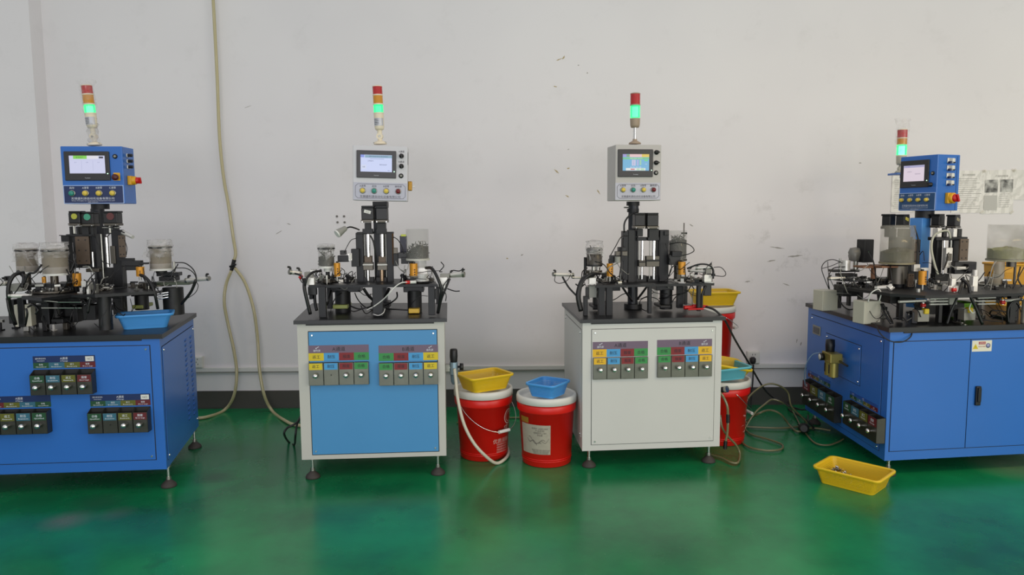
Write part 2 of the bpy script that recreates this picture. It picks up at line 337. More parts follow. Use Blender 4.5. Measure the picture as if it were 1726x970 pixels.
# ------------------------------------------------------------------ shared machine pieces
def levelling_foot(root, x, y, ztop, r=.036):
    g = MB(); g.cyl((x, y, .03), (x, y, ztop), .0075, CHR, seg=12); g.cyl((x, y, .034), (x, y, .05), .012, STL, seg=6); g.cyl((x, y, ztop - .012), (x, y, ztop), .014, STL, seg=6)
    f = part(root, 'levelling_foot', g)
    q = MB(); q.lathe((x, y, 0), [(0, 0), (r, 0), (r * 1.03, .006), (r * .9, .016), (r * .45, .03), (.012, .036), (0, .036)], PADM, 28); part(f, 'foot_pad', q)
def bolt(mb, fr, u, v, w=0.0, r=.006): mb.cyl(fr.P(u, v, w), fr.P(u, v, w + .004), r, CHR, r * .7, seg=10)
def knob(par, fr, u, v, w, r=.013, broken=False):
    g = MB()
    if broken: g.cyl(fr.P(u, v, w), fr.P(u, v, w + .003), .003, BLK, seg=8)
    else:
        g.cyl(fr.P(u, v, w), fr.P(u, v, w + .014), r * .55, CHR, seg=14)
        f = Fr(fr.P(u, v, w), fr.x, fr.y, fr.z); g.lathe(None, [(r * .55, .012), (r * .9, .016), (r, .022), (r * .85, .028), (r * .4, .031), (0, .0315)], CHR, 20, axis=f)
    part(par, 'knob', g)
def bin_bank(root, fr, ul, ur, vt, vs, vg, vf, vb, cols, texts, head, prot, english=None, tm=TXT, headm=PUR, knobs=(1, 1, 1, 1), corner=None, tag=None, bu=None):
    """a printed header and colour strip with four pocket bins below it. vt..vs header, vs..vg strip, vf..vb bin fronts"""
    n = 4; du = (ur - ul) / n; SUS = SUD if english else globals()['SUS']
    g = MB(); g.box(fr, ul, ur, vs, vt, 0, .0015, headm)
    g.text(fr, head, (ul + ur) / 2, (vt + vs) / 2 + (.1 if english else 0) * (vt - vs), (vt - vs) * (.42 if english else .62), tm, .0022)
    if english: g.text(fr, 'A Passage', (ul + ur) / 2, vs + (vt - vs) * .22, (vt - vs) * .28, tm, .0022)
    if corner:
        uc = ul + du * .55 if corner < 0 else ur - du * .55
        g.text(fr, '盛利源', uc, vs + (vt - vs) * .32, (vt - vs) * .3, TXW, .0022); f2 = fr.sub(uc, vs + (vt - vs) * .68, .002, .5); g.box(f2, -.006, .012, -.0012, .0012, 0, .0004, TXW); g.box(f2.sub(-.005, .001, 0, -1.4), -.002, .006, -.001, .001, 0, .0004, TXW)
    if english: g.text(fr, '盛利源自动化', ul + du * .5, vs + (vt - vs) * .62, (vt - vs) * .26, tm, .0022); g.text(fr, 'Automation', ul + du * .5, vs + (vt - vs) * .3, (vt - vs) * .24, tm, .0022)
    hd = part(root, 'bin_header', g)
    if tag:
        q = MB(); q.box(fr, ur - du * .62, ur - du * .08, vs + (vt - vs) * .1, vs + (vt - vs) * .85, .0015, .0025, WHT); q.text(fr, '16口', ur - du * .35, vs + (vt - vs) * .48, (vt - vs) * .4, TXT, .003); part(hd, 'sticker', q, 'white sticker')
    for i in range(n):
        q = MB(); a, b = ul + i * du, ul + (i + 1) * du; q.box(fr, a, b, vg, vs, 0, .0014, cols[i]); q.text(fr, texts[i], (a + b) / 2, (vg + vs) / 2 + (.15 * (vs - vg) if english else 0), (vs - vg) * (.36 if english else .5), tm, .002)
        if english: q.text(fr, english[i], (a + b) / 2, vg + (vs - vg) * .26, (vs - vg) * .26, tm, .002, width=du * .66)
        part(hd, 'colour_strip', q)
    for i in range(n):
        bl, br = bu or (ul, ur); dw = (br - bl) / n; a, b = bl + i * dw + .0012, bl + (i + 1) * dw - .0012; t = .0016
        q = MB(); q.box(fr, a, b, vb, vf, prot - t, prot, SUS)                                       # front plate
        top = max(vg - .006, vf) if prot > .03 else vf
        for uu in (a, b - t):                                                                         # side plates slope back up to the wall
            q.add([fr.P(uu + du_, v, w) for du_ in (0, t) for v, w in ((vb, .001), (vb, prot), (vf, prot), (top, .001))], [(0, 1, 2, 3), (7, 6, 5, 4), (0, 4, 5, 1), (1, 5, 6, 2), (2, 6, 7, 3), (3, 7, 4, 0)], SUS)
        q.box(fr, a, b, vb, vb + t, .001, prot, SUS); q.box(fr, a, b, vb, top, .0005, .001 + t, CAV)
        bn = part(root, 'sorting_bin', q)
        l = MB(); lv = vf - (vf - vb) * (.3 if not english else .36); l.box(fr, a + .003, b - .004, lv, vf - .0015, prot, prot + .0008, cols[i])
        l.text(fr, texts[i], (a + b) / 2, (vf + lv) / 2 + (.12 * (vf - lv) if english else 0), (vf - lv) * (.38 if english else .55), tm, prot + .0014)
        if english: l.text(fr, english[i], (a + b) / 2, lv + (vf - lv) * .26, (vf - lv) * .24, tm, prot + .0014, width=du * .62)
        part(bn, 'bin_label', l)
        knob(bn, fr, (a + b) / 2, vb + (vf - vb) * (.46 if not english else .42), prot, .013, not knobs[i])

def signal_tower(root, base, k, lean=0.0, style='ivory', order=('red', 'amber', 'green'), wrap=False, bright=1.0, lit_core=True):
    """k: dict of heights above base (metres): list of (name, z0, z1)"""
    a = math.radians(lean); up = A(math.sin(a), 0, math.cos(a)); fr = Fr(base, (math.cos(a), 0, -math.sin(a)), (0, 1, 0), up); r = k['r']
    body = IVO if style == 'ivory' else TAU if style == 'taupe' else LGR
    g = MB(); z0, z1 = k['body']
    g.lathe(None, [(0, z0), (r * .8, z0), (r * .95, z0 + .012), (r, z1 - .004), (r, z1), (0, z1)], body, 28, axis=fr)
    if 'hinge' in k:
        zh = k['hinge']; g.cyl(fr.P(0, -.014, zh), fr.P(0, .014, zh), .0165, body, seg=20); g.cyl(fr.P(0, -.0165, zh), fr.P(0, -.014, zh), .006, STL, seg=10)
        g.cyl(fr.P(0, 0, zh), fr.P(0, 0, z0 + .002), .0125, body, seg=16); g.cyl(fr.P(0, 0, 0.012), fr.P(0, 0, zh), .012, body, seg=16)
        g.lathe(None, [(0, 0), (.034, 0), (.034, .006), (.028, .013), (.014, .018), (0, .018)], body, 28, axis=fr)
        for s in (-1, 1): g.cyl(fr.P(.03 * s, -.012, .004), fr.P(.03 * s, -.012, .012), .004, STL, seg=8)
    else:
        g.cyl(fr.P(-.0, 0, .01), fr.P(0, 0, z0), .009, CHR, seg=14)
        g.lathe(None, [(0, 0), (.034, 0), (.03, .008), (.012, .018), (.012, .026), (0, .026)], TAU if style == 'taupe' else LGR, 28, axis=fr)
    t = part(root, 'signal_tower', g)
    if k.get('label'):
        q = MB(); za, zb = k['label']; n = 10
        def P(th, z): return fr.P((r + .0006) * math.sin(th), -(r + .0006) * math.cos(th), z)
        vs = [P(-1.1 + 2.2 * i / n, z) for z in (za, zb) for i in range(n + 1)]
        q.add(vs, [(i, i + 1, n + 2 + i, n + 1 + i) for i in range(n)], mat('silver_sticker', 'b8bac0', .35, .3), True)
        for j in range(4):
            z = za + (zb - za) * (.2 + .2 * j); q.add([fr.P((r + .0012) * math.sin(x), -(r + .0012) * math.cos(x), zz) for zz in (z, z + .0022) for x in (-.9, -.55, -.2, .1)], [(0, 1, 5, 4), (1, 2, 6, 5), (2, 3, 7, 6)], TXT)
        part(t, 'rating_sticker', q)
    lm = {'red': 'b3161a', 'amber': 'c98812', 'green': '12c864'}
    for nm, a0, a1 in k['lens']:
        q = MB(); prof = [(0, a0), (r * .97, a0), (r * .97, a1), (0, a1)]
        if nm == 'green':
            m = clear('lit_green_lens', '19e07c', .72, .2); b = m.node_tree.nodes['Principled BSDF']; b.inputs['Emission Color'].default_value = (.02, .9, .33, 1); b.inputs['Emission Strength'].default_value = .75
            q.lathe(None, prof, m, 28, axis=fr, smooth=False); l = part(t, 'green_lens', q)
            q = MB(); q.cyl(fr.P(0, 0, a0 + .006), fr.P(0, 0, a1 - .006), r * .62, mat('green_lamp_%d' % int(bright * 10), (.30, 1.0, .58), .4, emit=1.9 * bright, ecol=(.30, 1.0, .55)), seg=16); part(l, 'lamp', q) if False else part(t, 'lamp', q)
        else:
            m = mat(nm + '_lens', lm[nm], .22, coat=.3); q.lathe(None, [(0, a0), (r * .97, a0), (r * .97, a1), (0, a1)], m, 28, axis=fr, smooth=False); part(t, nm + '_lens', q)
    for i, z in enumerate(k['rings']):
        q = MB(); q.lathe(None, [(0, z), (r * 1.02, z), (r * 1.02, z + .0065), (0, z + .0065)], body if style != 'grey' else IVO, 28, axis=fr, smooth=False); part(t, 'ring', q)
    q = MB(); zt = k['top']; q.lathe(None, [(r, zt), (r * .97, zt + .004), (r * .6, zt + .007), (0, zt + .0075)], body if style != 'grey' else IVO, 28, axis=fr); part(t, 'cap', q)
    if wrap:
        q = MB(); wr = random.Random(3); ph = [wr.uniform(0, 6) for _ in range(9)]
        zs = [k['wrap'][0] + (k['wrap'][1] - k['wrap'][0]) * i / 16 for i in range(17)]
        def dsp(tt, kk): return .10 * math.sin(3 * tt + ph[kk % 9]) + .07 * math.sin(7 * tt + ph[(kk * 2) % 9]) + (.25 * math.sin(2 * tt + 1) if kk > 14 else 0)
        q.lathe(None, [(r * (1.22 if i > 4 else .8 + .1 * i) * (1.0 if i < 15 else 1.12), z) for i, z in enumerate(zs)], FILM, 30, axis=fr, disp=dsp)
        if k.get('wrap_low'):
            q.lathe(None, [(r * (.75 + .35 * math.sin(i * 1.3) ** 2), k['wrap_low'] + (k['wrap'][0] - k['wrap_low']) * i / 8) for i in range(9)], WRAP, 24, axis=fr, disp=dsp)
        part(t, 'plastic_wrap', q, 'clear crumpled plastic bag')
    return t

def push_button(box, fr, u, v, r, col, name):
    g = MB(); g.lathe(None, [(r * 1.2, 0), (r * 1.2, .004), (r * 1.05, .007), (r * .95, .007)], STL if name != 'x' else BLK, 22, axis=fr.sub(u, v))
    g.lathe(None, [(r * .9, .004), (r * .9, .016), (r * .8, .019), (0, .0195)], mat('button_' + name, col, .38), 22, axis=fr.sub(u, v)); part(box, 'push_button', g, name + ' push button')
def control_box(root, fr, wd, ht, dp, paint, S):
    """fr sits at the face's centre; S holds fractions measured over the face"""
    U = lambda u: (u - .5) * wd
    Vv = lambda v: (.5 - v) * ht
    g = MB(); g.box(fr, -wd / 2, wd / 2, -ht / 2, ht / 2, -dp, 0, paint, .004)
    b = part(root, 'control_box', g)
    h = S['hmi']; g = MB(); g.box(fr, U(h[0]), U(h[1]), Vv(h[3]), Vv(h[2]), 0, .009, mat('hmi_bezel', '3b393c', .42) if S.get('grey') else mat('hmi_bezel_dark', '29282a', .4), .003)
    g.text(fr, S.get('logo', 'Touchwin'), U((h[0] + h[1]) / 2), Vv(h[3] - .045), ht * .022, TXW, .0098); f = fr.sub(U(h[1] - .035), Vv(h[3] - .12), .009)
    g.cyl(f.P(0, 0, 0), f.P(0, 0, .0012), .0024, mat('status_led', (.5, 1, .6), .4, emit=3, ecol=(.5, 1, .6)), seg=8); part(b, 'touchscreen', g, 'dark bezel of the touchscreen')
    d = S['disp']; g = MB(); u0, u1, v1, v0 = U(d[0]), U(d[1]), Vv(d[2]), Vv(d[3]); dw, dh = u1 - u0, v1 - v0
    base = mat('screen_' + S['id'], '0a0a0c', .3, emit=S.get('em', .85), ecol=S['scr']); g.box(fr, u0, u1, v0, v1, .0085, .0096, base)
    for (a0, b0, a1, b1, c) in S['ui']:
        k = 'ui_' + str(c); m = mat(k, '0a0a0c', .4, emit=.8, ecol=c); g.box(fr, u0 + a0 * dw, u0 + a1 * dw, v1 - b1 * dh, v1 - b0 * dh, .0096, .0101, m)
    for (tx, a0, b0, sz, c) in S['uit']: g.text(fr, tx, u0 + a0 * dw, v1 - b0 * dh, sz * dh, mat('ui_' + str(c), '0a0a0c', .4, emit=.8, ecol=c), .0106)
    part(b, 'display', g, 'lit display')
    n = S['plate']; g = MB(); pm = S['pm']; bm_ = S['bm']
    g.box(fr, U(n[0]), U(n[1]), Vv(n[3]), Vv(n[2]), 0, .0016, bm_ if S.get('solid') else pm)
    if S.get('solid'): g.box(fr, U(n[0]) + .003, U(n[1]) - .003, Vv(n[3]) + .003, Vv(n[2]) - .003, .0016, .002, pm)
    else:                                                                      # engraved line with clipped corners
        x0, x1, y0, y1, c = U(n[0]) + .01, U(n[1]) - .008, Vv(n[3]) + .008, Vv(n[2]) - .008, .012
        pts = [(x0 + c, y0), (x1 - c, y0), (x1, y0 + c), (x1, y1 - c), (x1 - c, y1), (x0 + c, y1), (x0, y1 - c), (x0, y0 + c)]
        for i in range(8):
            p, q_ = pts[i], pts[(i + 1) % 8]; L = math.hypot(q_[0] - p[0], q_[1] - p[1]); ff = fr.sub((p[0] + q_[0]) / 2, (p[1] + q_[1]) / 2, .0016, math.atan2(q_[1] - p[1], q_[0] - p[0])); g.box(ff, -L / 2, L / 2, -.0009, .0009, 0, .0003, bm_)
    g.text(fr, '无锡盛利源自动化设备有限公司', U(S['cu'][0]), Vv(S['cu'][1]), S['cu'][2] * ht, S['tm'], .0024, width=S['cu'][3] * wd)
    if S.get('eng'):
        g.text(fr, 'Wuxi Shengliyuan Automation Equipment Co.,Ltd', U(S['cu'][0]), Vv(S['cu'][1] + .038), ht * .022, S['tm'], .0024, width=S['cu'][3] * wd); g.text(fr, '自动化  051083210571', U(S['cu'][0]), Vv(S['cu'][1] + .063), ht * .018, S['tm'], .0024)
    for i, (u, tx) in enumerate(zip(S['bu'], S['bt'])): g.text(fr, tx, U(u), Vv(S['bv'] - S.get('bl', .085)), ht * .042, S['tm'], .0024)
    part(b, 'nameplate', g)
    for i, u in enumerate(S['bu']): push_button(b, fr, U(u), Vv(S['bv']), wd * .047, {'yellow': 'd9bf4e', 'green': '2f8c7c', 'red': '6a0c16'}[S['bc'][i]], S['bc'][i])
    for (u, v, tx) in S.get('sel', ()):
        g = MB(); q = fr.sub(U(u), Vv(v)); g.lathe(None, [(.0125, 0), (.0125, .004), (.0105, .006), (.009, .022), (0, .023)], BLK2, 18, axis=q); g.box(q.sub(0, 0, 0, S.get('sr', .3)), -.003, .003, -.012, .012, .012, .026, BLK2, .001); part(b, 'selector_switch', g)
        if tx: g = MB(); g.text(fr, tx, U(u), Vv(v - .08), ht * .042, TXT, .0006, width=wd * .105); part(b, 'switch_caption', g)
    for (u, v, r) in S.get('buz', ()):
        g = MB(); g.lathe(None, [(r, 0), (r, .003), (r * .8, .006), (0, .007)], BLK2, 22, axis=fr.sub(U(u), Vv(v))); g.lathe(None, [(r * .5, .0068), (r * .3, .0075), (0, .0075)], GRY, 14, axis=fr.sub(U(u), Vv(v))); part(b, 'buzzer', g)
    return b
def main_switch(box, fr, u, v, s=.026):
    g = MB(); q = fr.sub(u, v); g.box(q, -s, s, -s, s, 0, .02, mat('yellow_guard', 'd8a018', .4), .004); g.lathe(None, [(s * .95, .02), (s * .9, .034), (s * .7, .038), (0, .038)], mat('yellow_guard', 'd8a018', .4), 24, axis=q)
    part(box, 'main_switch', g, 'yellow isolator switch'); 
    g = MB(); g.lathe(None, [(s * .72, .036), (s * .68, .05), (0, .052)], RED, 22, axis=q); g.box(q.sub(0, 0, 0, .4), -s * .2, s * .2, -s * .7, s * .7, .048, .062, RED, .002); part(box, 'switch_handle', g, 'red isolator knob')

def motor(root, x0, y0, x1, y1, Y, a=4, sticker=None, d=.065):
    g = MB(); hgt = y1 - y0; g.pb(x0, y0 + hgt * .12, x1, y1 - hgt * .16, Y + .002, d - .004, BLK2, a, .004); g.pb(x0, y0, x1, y0 + hgt * .13, Y, d, ANO, a, .003); g.pb(x0 - .6, y1 - hgt * .17, x1 + .6, y1, Y - .001, d + .002, DST, a, .002)
    fr = hframe(V((x0 + x1) / 2, y1, Y), a); hw = abs(V(x1, y1, Y)[0] - V(x0, y1, Y)[0]) / 2
    for s in (-1, 1): bolt(g, fr, s * hw * .82, .004, .001, .0035)
    o = part(root, 'stepper_motor', g)
    if sticker:
        q = MB(); f2 = hframe(V((x0 + x1) / 2, y0 + hgt * .36, Y), a)
        if sticker[0] == 'dot': q.cyl(f2.P(0, 0, -.003), f2.P(0, 0, .0006), hw * .52, sticker[1], seg=20)
        else: f3 = f2.sub(0, 0, 0, -.25); q.box(f3, -hw * .55, hw * .55, -.008, .008, -.003, .0008, sticker[1]); q.text(f3, 'C-2', 0, 0, .01, TXT, .0014)
        part(o, 'sticker', q)
    return o
def axis_module(root, name, pxs, Y, a=4):
    """ball screw stage: list of (kind, x0,y0,x1,y1, material[, dy[, depth]])"""
    g = MB()
    for it in pxs:
        k, x0, y0, x1, y1, m = it[:6]; dy = it[6] if len(it) > 6 else 0; d = it[7] if len(it) > 7 else .04
        if k == 'c': g.pc(x0, y0, x1, y1, Y + dy, m)
        else: g.pb(x0, y0, x1, y1, Y + dy, d, m, a)
    return part(root, name, g)
def guide_plate(root, x0, y0, x1, y1, Y, a=4, rows=3, m=None):
    g = MB(); g.pb(x0, y0, x1, y1, Y, .012, m or BRZ, a, .001); f = hframe(V((x0 + x1) / 2, (y0 + y1) / 2, Y), a); hw = abs(V(x1, y0, Y)[0] - V(x0, y0, Y)[0]) / 2; hh = abs(V(x0, y0, Y)[2] - V(x0, y1, Y)[2]) / 2
    for i in range(rows):
        for s in (-1, 1): g.cyl(f.P(s * hw * .5, hh * (.75 - 1.5 * i / max(1, rows - 1)), 0), f.P(s * hw * .5, hh * (.75 - 1.5 * i / max(1, rows - 1)), .0015), .0035, BLK, seg=8)
    return part(root, 'guide_plate', g)
def solenoid(root, x0, y0, x1, y1, Y):
    g = MB(); h = y1 - y0; g.pc(x0, y0, x1, y1, Y, ORG, 24); g.pc(x0 + (x1 - x0) * .3, y0 - h * .12, x1 - (x1 - x0) * .3, y0, Y, BLK2, 12); g.pc(x0 + (x1 - x0) * .35, y1, x1 - (x1 - x0) * .35, y1 + h * .4, Y, STL, 10)
    xc = (x0 + x1) / 2; q = V(xc, (y0 + y1) / 2, Y); r = abs(V(x1, y1, Y)[0] - V(x0, y1, Y)[0]) / 2; f = hframe(q + A(0, -r, 0)); hh = abs(V(xc, y0, Y)[2] - V(xc, y1, Y)[2])
    for k in range(3): g.box(f, r * .2, r * .55, hh * (-.32 + .17 * k), hh * (-.32 + .17 * k + .09), -.002, .0006, mat('brown_print', '4a3008', .5))
    return part(root, 'solenoid', g)
def hopper(root, x0, y0, x1, y1, Y, fill, fillm, wrap=None, base=None, fillm2=None, clearm=None, slope=0.0, seg=36):
    """clear cup of loose parts; fill = top of the contents in the picture"""
    xc = (x0 + x1) / 2; p1, p0 = V(xc, y0, Y), V(xc, y1, Y); r = abs(V(x1, y1, Y)[0] - V(x0, y1, Y)[0]) / 2; x, y = (p0[0] + p1[0]) / 2, Y; z0, z1 = p0[2], p1[2]; zf = V(xc, fill, Y)[2]
    cm = clearm or ACR
    g = MB(); g.lathe((x, y, 0), [(r, z0), (r, z1), (r * .975, z1), (r * .975, z0 + .004)], cm, seg); g.lathe((x, y, 0), [(0, z0 - .006), (r * 1.03, z0 - .006), (r * 1.03, z0 + .004), (0, z0 + .004)], base or DST, seg, smooth=False)
    h = part(root, 'hopper', g)
    q = MB(); rr = random.Random(int(x0)); zb = z0 + .005; R_ = r * .95
    def dsp(t, k): return 0
    if fillm2:
        zm = V(xc, fillm2[0], Y)[2]; q.lathe((x, y, 0), [(0, zb), (R_, zb), (R_, zm)], fillm2[1], seg); q.lathe((x, y, 0), [(R_, zm), (R_, zf), (R_ * .8, zf + .004), (R_ * .4, zf + .01), (0, zf + .012)], fillm, seg)
    else:
        vs = []; n = 28; rows = [(1, zb), (1, None), (.8, None), (.55, None), (.3, None), (.08, None)]
        for (kr, z) in rows:
            for i in range(n):
                t = 2 * math.pi * i / n; zz = z if z is not None else zf + slope * kr * math.cos(t) * r + (1 - kr) * .02 + rr.uniform(-.006, .006); vs.append((x + R_ * kr * math.cos(t), y + R_ * kr * math.sin(t), max(zz, zb + .003)))
        q.add(vs, [(k * n + i, k * n + (i + 1) % n, (k + 1) * n + (i + 1) % n, (k + 1) * n + i) for k in range(len(rows) - 1) for i in range(n)] + [tuple((len(rows) - 1) * n + i for i in range(n))], fillm)
        if fillm is PARTS:
            for i in range(110):                                               # loose pins and blanks standing out of the heap and against the wall of the cup
                t, d = rr.uniform(0, 6.28), R_ * rr.random() ** .4; zz = rr.uniform(zb, zf) if d > R_ * .8 else zf + slope * math.cos(t) * d + rr.uniform(0, .02)
                c = A(x + d * .97 * math.cos(t), y + d * .97 * math.sin(t), zz + rr.uniform(0, .015)); e = A(rr.uniform(-1, 1), rr.uniform(-1, 1), rr.uniform(-.2, 1.4)); q.cyl(c, c + nrm(e) * rr.uniform(.006, .018), rr.uniform(.0012, .0028), rr.choice((PARTS, DST, BLK, STL)), seg=5)
    o = part(h, 'loose_parts', q); o['kind'] = 'stuff'
    if wrap:
        ya, yb, k = wrap; za, zb_ = V(xc, ya, Y)[2], V(xc, yb, Y)[2]; wr = random.Random(int(x1)); ph = [wr.uniform(0, 6) for _ in range(13)]
        q = MB(); n = 16; prof = []
        for i in range(n): 
            s = i / (n - 1); z = zb_ + (za - zb_) * min(1, s * 1.35); rad = r * k * (1.0 + .05 * wr.uniform(-1, 1)) if s < .74 else r * k * (1 - ((s - .74) / .26) ** 1.5 * .98)
            prof.append((max(rad, .001), z + (.006 * wr.uniform(-1, 1) if s > .6 else 0)))
        def d2(t, kk): return .035 * math.sin(5 * t + ph[kk % 13]) + .03 * math.sin(9 * t + ph[(3 * kk) % 13]) + .025 * math.sin(2 * t + ph[(kk // 4) % 13])
        q.lathe((x, y, 0), prof, WRAP, 44, disp=d2, smooth=False); q.lathe((x, y, 0), [(r * 1.05, z1 - .014), (r * 1.08, z1 - .010), (r * 1.05, z1 - .006)], BLK2, 30, disp=lambda t, kk: .02 * math.sin(3 * t))
        for j in range(3):
            t = wr.uniform(3.6, 5.8); c = A(x + r * 1.08 * math.cos(t), y + r * 1.08 * math.sin(t), z1 - .015)
            q.add([c + A(wr.uniform(-.03, .03), -.006 + wr.uniform(-.01, .01), -.02 * kk + wr.uniform(-.012, .012)) for kk in range(4)], [(0, 1, 2), (1, 2, 3)], WRAP)
        part(h, 'plastic_wrap', q, 'clear plastic bag tied over the cup')
    return h
def air_cylinder(root, p0, p1, r, rod=None, col=None):
    g = MB(); p0 = np.array(p0); p1 = np.array(p1); d = nrm(p1 - p0); L = np.linalg.norm(p1 - p0)
    g.cyl(p0, p1, r, col or SIL); g.cyl(p0, p0 + d * .012, r * 1.15, STL); g.cyl(p1 - d * .012, p1, r * 1.15, STL)
    for t in (.12, .88): q = p0 + d * L * t; g.cyl(q, q + A(0, 0, r * 2.0), r * .5, BLK2, seg=8); g.cyl(q + A(0, 0, r * 2), q + A(0, 0, r * 2) + d * r * 1.1, r * .45, BLK2, seg=8)
    if rod: g.cyl(p1, p1 + d * rod, r * .35, CHR, seg=8)
    return part(root, 'air_cylinder', g)
def cable(root, pts, r=.0035, m=None, name='cable', label=None):
    g = MB(); g.pt(pts, r, m or BLK2, seg=6, sub=6); return part(root, name, g, label)
def disc(root, x, y, z, r, t=.008, m=None, n=12, holes=True):
    g = MB(); g.cyl((x, y, z), (x, y, z + t), r, m or DST, seg=36)
    if holes:
        for i in range(n):
            a = 2 * math.pi * i / n; c = (x + r * .86 * math.cos(a), y + r * .86 * math.sin(a)); g.cyl((c[0], c[1], z + t), (c[0], c[1], z + t + .006), r * .08, STL if i % 2 else BLK2, seg=8)
    g.cyl((x, y, z + t), (x, y, z + t + .012), r * .3, STL, seg=16); return part(root, 'rotary_disc', g)
def clutter(root, x0, x1, y0, y1, z, n, seed, hmax=.05):
    """brackets, sensors and fittings bolted along the plate"""
    rr = random.Random(seed)
    for i in range(n):
        x, y = rr.uniform(x0, x1), rr.uniform(y0, y1); k = rr.random(); h = rr.uniform(.012, hmax); f = Fr((x, y, z), (math.cos(rr.uniform(-.6, .6)), math.sin(rr.uniform(-.6, .6)), 0), (0, 0, 1)); g = MB()
        m = rr.choice((ANO, ANO, DST, STL, BLK2, SIL))
        if k < .4:
            w_ = rr.uniform(.008, .025); g.box(f, -w_, w_, 0, .006, -.012, .012, m); g.box(f, -w_ * .5, w_ * .5, .006, h, -.004, .004, m, .001); g.box(f, -w_ * .5, w_ * 1.3, h * .75, h, -.008, .008, rr.choice((ANO, STL, DST)), .001); part(root, 'bracket', g)
        elif k < .7:
            g.cyl((x, y, z), (x, y, z + h), .004, STL, seg=8); g.cyl((x, y, z + h * .55), (x, y, z + h), .008, m, seg=12); g.cyl((x - .012, y, z + h * .8), (x + .012, y, z + h * .8), .0045, BLK2, seg=8); part(root, 'fitting', g)
        else:
            g.box(f, -.012, .012, 0, h, -.01, .01, m, .002); g.tube([(x, y, z + h), (x + rr.uniform(-.02, .02), y - .01, z + h + .03), (x + rr.uniform(-.06, .06), y - rr.uniform(0, .03), z + h * .4), (x + rr.uniform(-.08, .08), y + .02, z - .03)], .0022, BLK2, seg=5, sub=4); part(root, 'sensor', g)
def wires(root, x0, x1, y0, y1, Ya, Yb, n, seed, r=.0018):
    """thin sensor leads looping between the stations"""
    rr = random.Random(seed)
    for i in range(n):
        xa, ya = rr.uniform(x0, x1), rr.uniform(y0, y1); xb = min(max(xa + rr.uniform(-45, 45), x0), x1); yb = rr.uniform(y0, y1); Y = rr.uniform(Ya, Yb); sag = rr.uniform(-5, 16)
        cable(root, [(xa, ya, Y), (xa + (xb - xa) * .3 + rr.uniform(-5, 5), ya + (yb - ya) * .2 + sag, Y - .03), (xa + (xb - xa) * .7 + rr.uniform(-5, 5), ya + (yb - ya) * .75 + sag, Y - .03), (xb, yb, Y)], r * rr.choice((.8, 1, 1, 1.5)), rr.choice((BLK2, BLK2, BLK2, BLK2, GRY)))
def face(p, q, z0): return Fr((p[0], p[1], z0), (q[0] - p[0], q[1] - p[1], 0), (0, 0, 1))
def inset(poly, d):
    c = np.mean(np.array(poly), axis=0); return [tuple(c + (np.array(p) - c) * (1 - d / np.linalg.norm(np.array(p) - c))) for p in poly]
#MACHINES
# ------------------------------------------------------------------ machine with the light blue front panel
def cabinet(root, plan, z0, z1, paint, tt=.018, over=.012, feet=None, lip=True):
    g = MB(); g.prism(plan, z0, z1 - tt, paint); part(root, 'cabinet', g)
    c = np.mean(np.array(plan), axis=0); top = [tuple(np.array(p) + nrm(np.array(p) - c) * over * 1.6) for p in plan]
    g = MB(); g.prism(top, z1 - tt, z1, TOPM); ins = inset(top, .012); g.prism(ins, z1, z1 + .0006, TOPM)
    part(root, 'tabletop', g)
    if lip:
        f = face(plan[0], plan[1], 0); L = math.dist(plan[0], plan[1]); g = MB(); g.box(f, L * .06, L * .93, z1 - tt - .008, z1 - tt, 0, .004, BLK); part(root, 'top_bracket', g)
    for x, y in feet or inset(plan, .06): levelling_foot(root, x, y, z0)
def front_panel(root, f, u0, u1, v0, v1, m, bolts=True, name='front_panel', extra=()):
    e_ = .0025 if m is WEN else .0035; g = MB(); g.box(f, u0 - e_, u1 + e_, v0 - e_, v1 + e_, 0, .0006, mat('panel_gap_grey', '4a4c49', .7) if m is WEN else mat('panel_gap', '1d2124', .7)); g.box(f, u0, u1, v0, v1, .0006, .0035, m, .001)
    if bolts:
        for u in (u0 + .017, u1 - .017):
            for v in (v0 + .017, v1 - .017): bolt(g, f, u, v, .0035)
    for u, v in extra: bolt(g, f, u, v, .0035)
    return part(root, name, g)

T = ('返工', '耐压', '报废', '合格')
pl = [(-1.068, 3.64), (-.342, 3.69), (-.395, 4.31), (-1.165, 4.33)]
m2 = thing('assembly_machine', 'cream cabinet machine with a light blue front panel and white control box on a post', 'machine', (-.74, 3.97, 0), 'automatic assembly machines along the wall')
cabinet(m2, pl, .108, .82, CRM)
f = face(pl[0], pl[1], 0); u0, v1 = f.px(520, 560); u1, v0 = f.px(739.5, 760); front_panel(m2, f, u0, u1, v0 - .002, v1, LBL)
f = Fr(f.P(0, 0, .0035), f.x, f.y)
for (xl, xr, cols, tx, head, cn) in ((519.7, 621.5, (LY, LB, LR, LG), T, 'A通道', -1), (638, 738, (LG, LR, LB, LY), T[::-1], 'B通道', 1)):
    ul, vt = f.px(xl, 583); ur, _ = f.px(xr, 583); xm = (xl + xr) / 2
    bin_bank(m2, f, ul, ur, vt, f.px(xm, 595)[1], f.px(xm, 608)[1], f.px(xm, 610.5)[1], f.px(xm, 648)[1], cols, tx, head, .022, knobs=(1, 0, 1, 1) if cn < 0 else (1, 1, 1, 1), corner=cn)
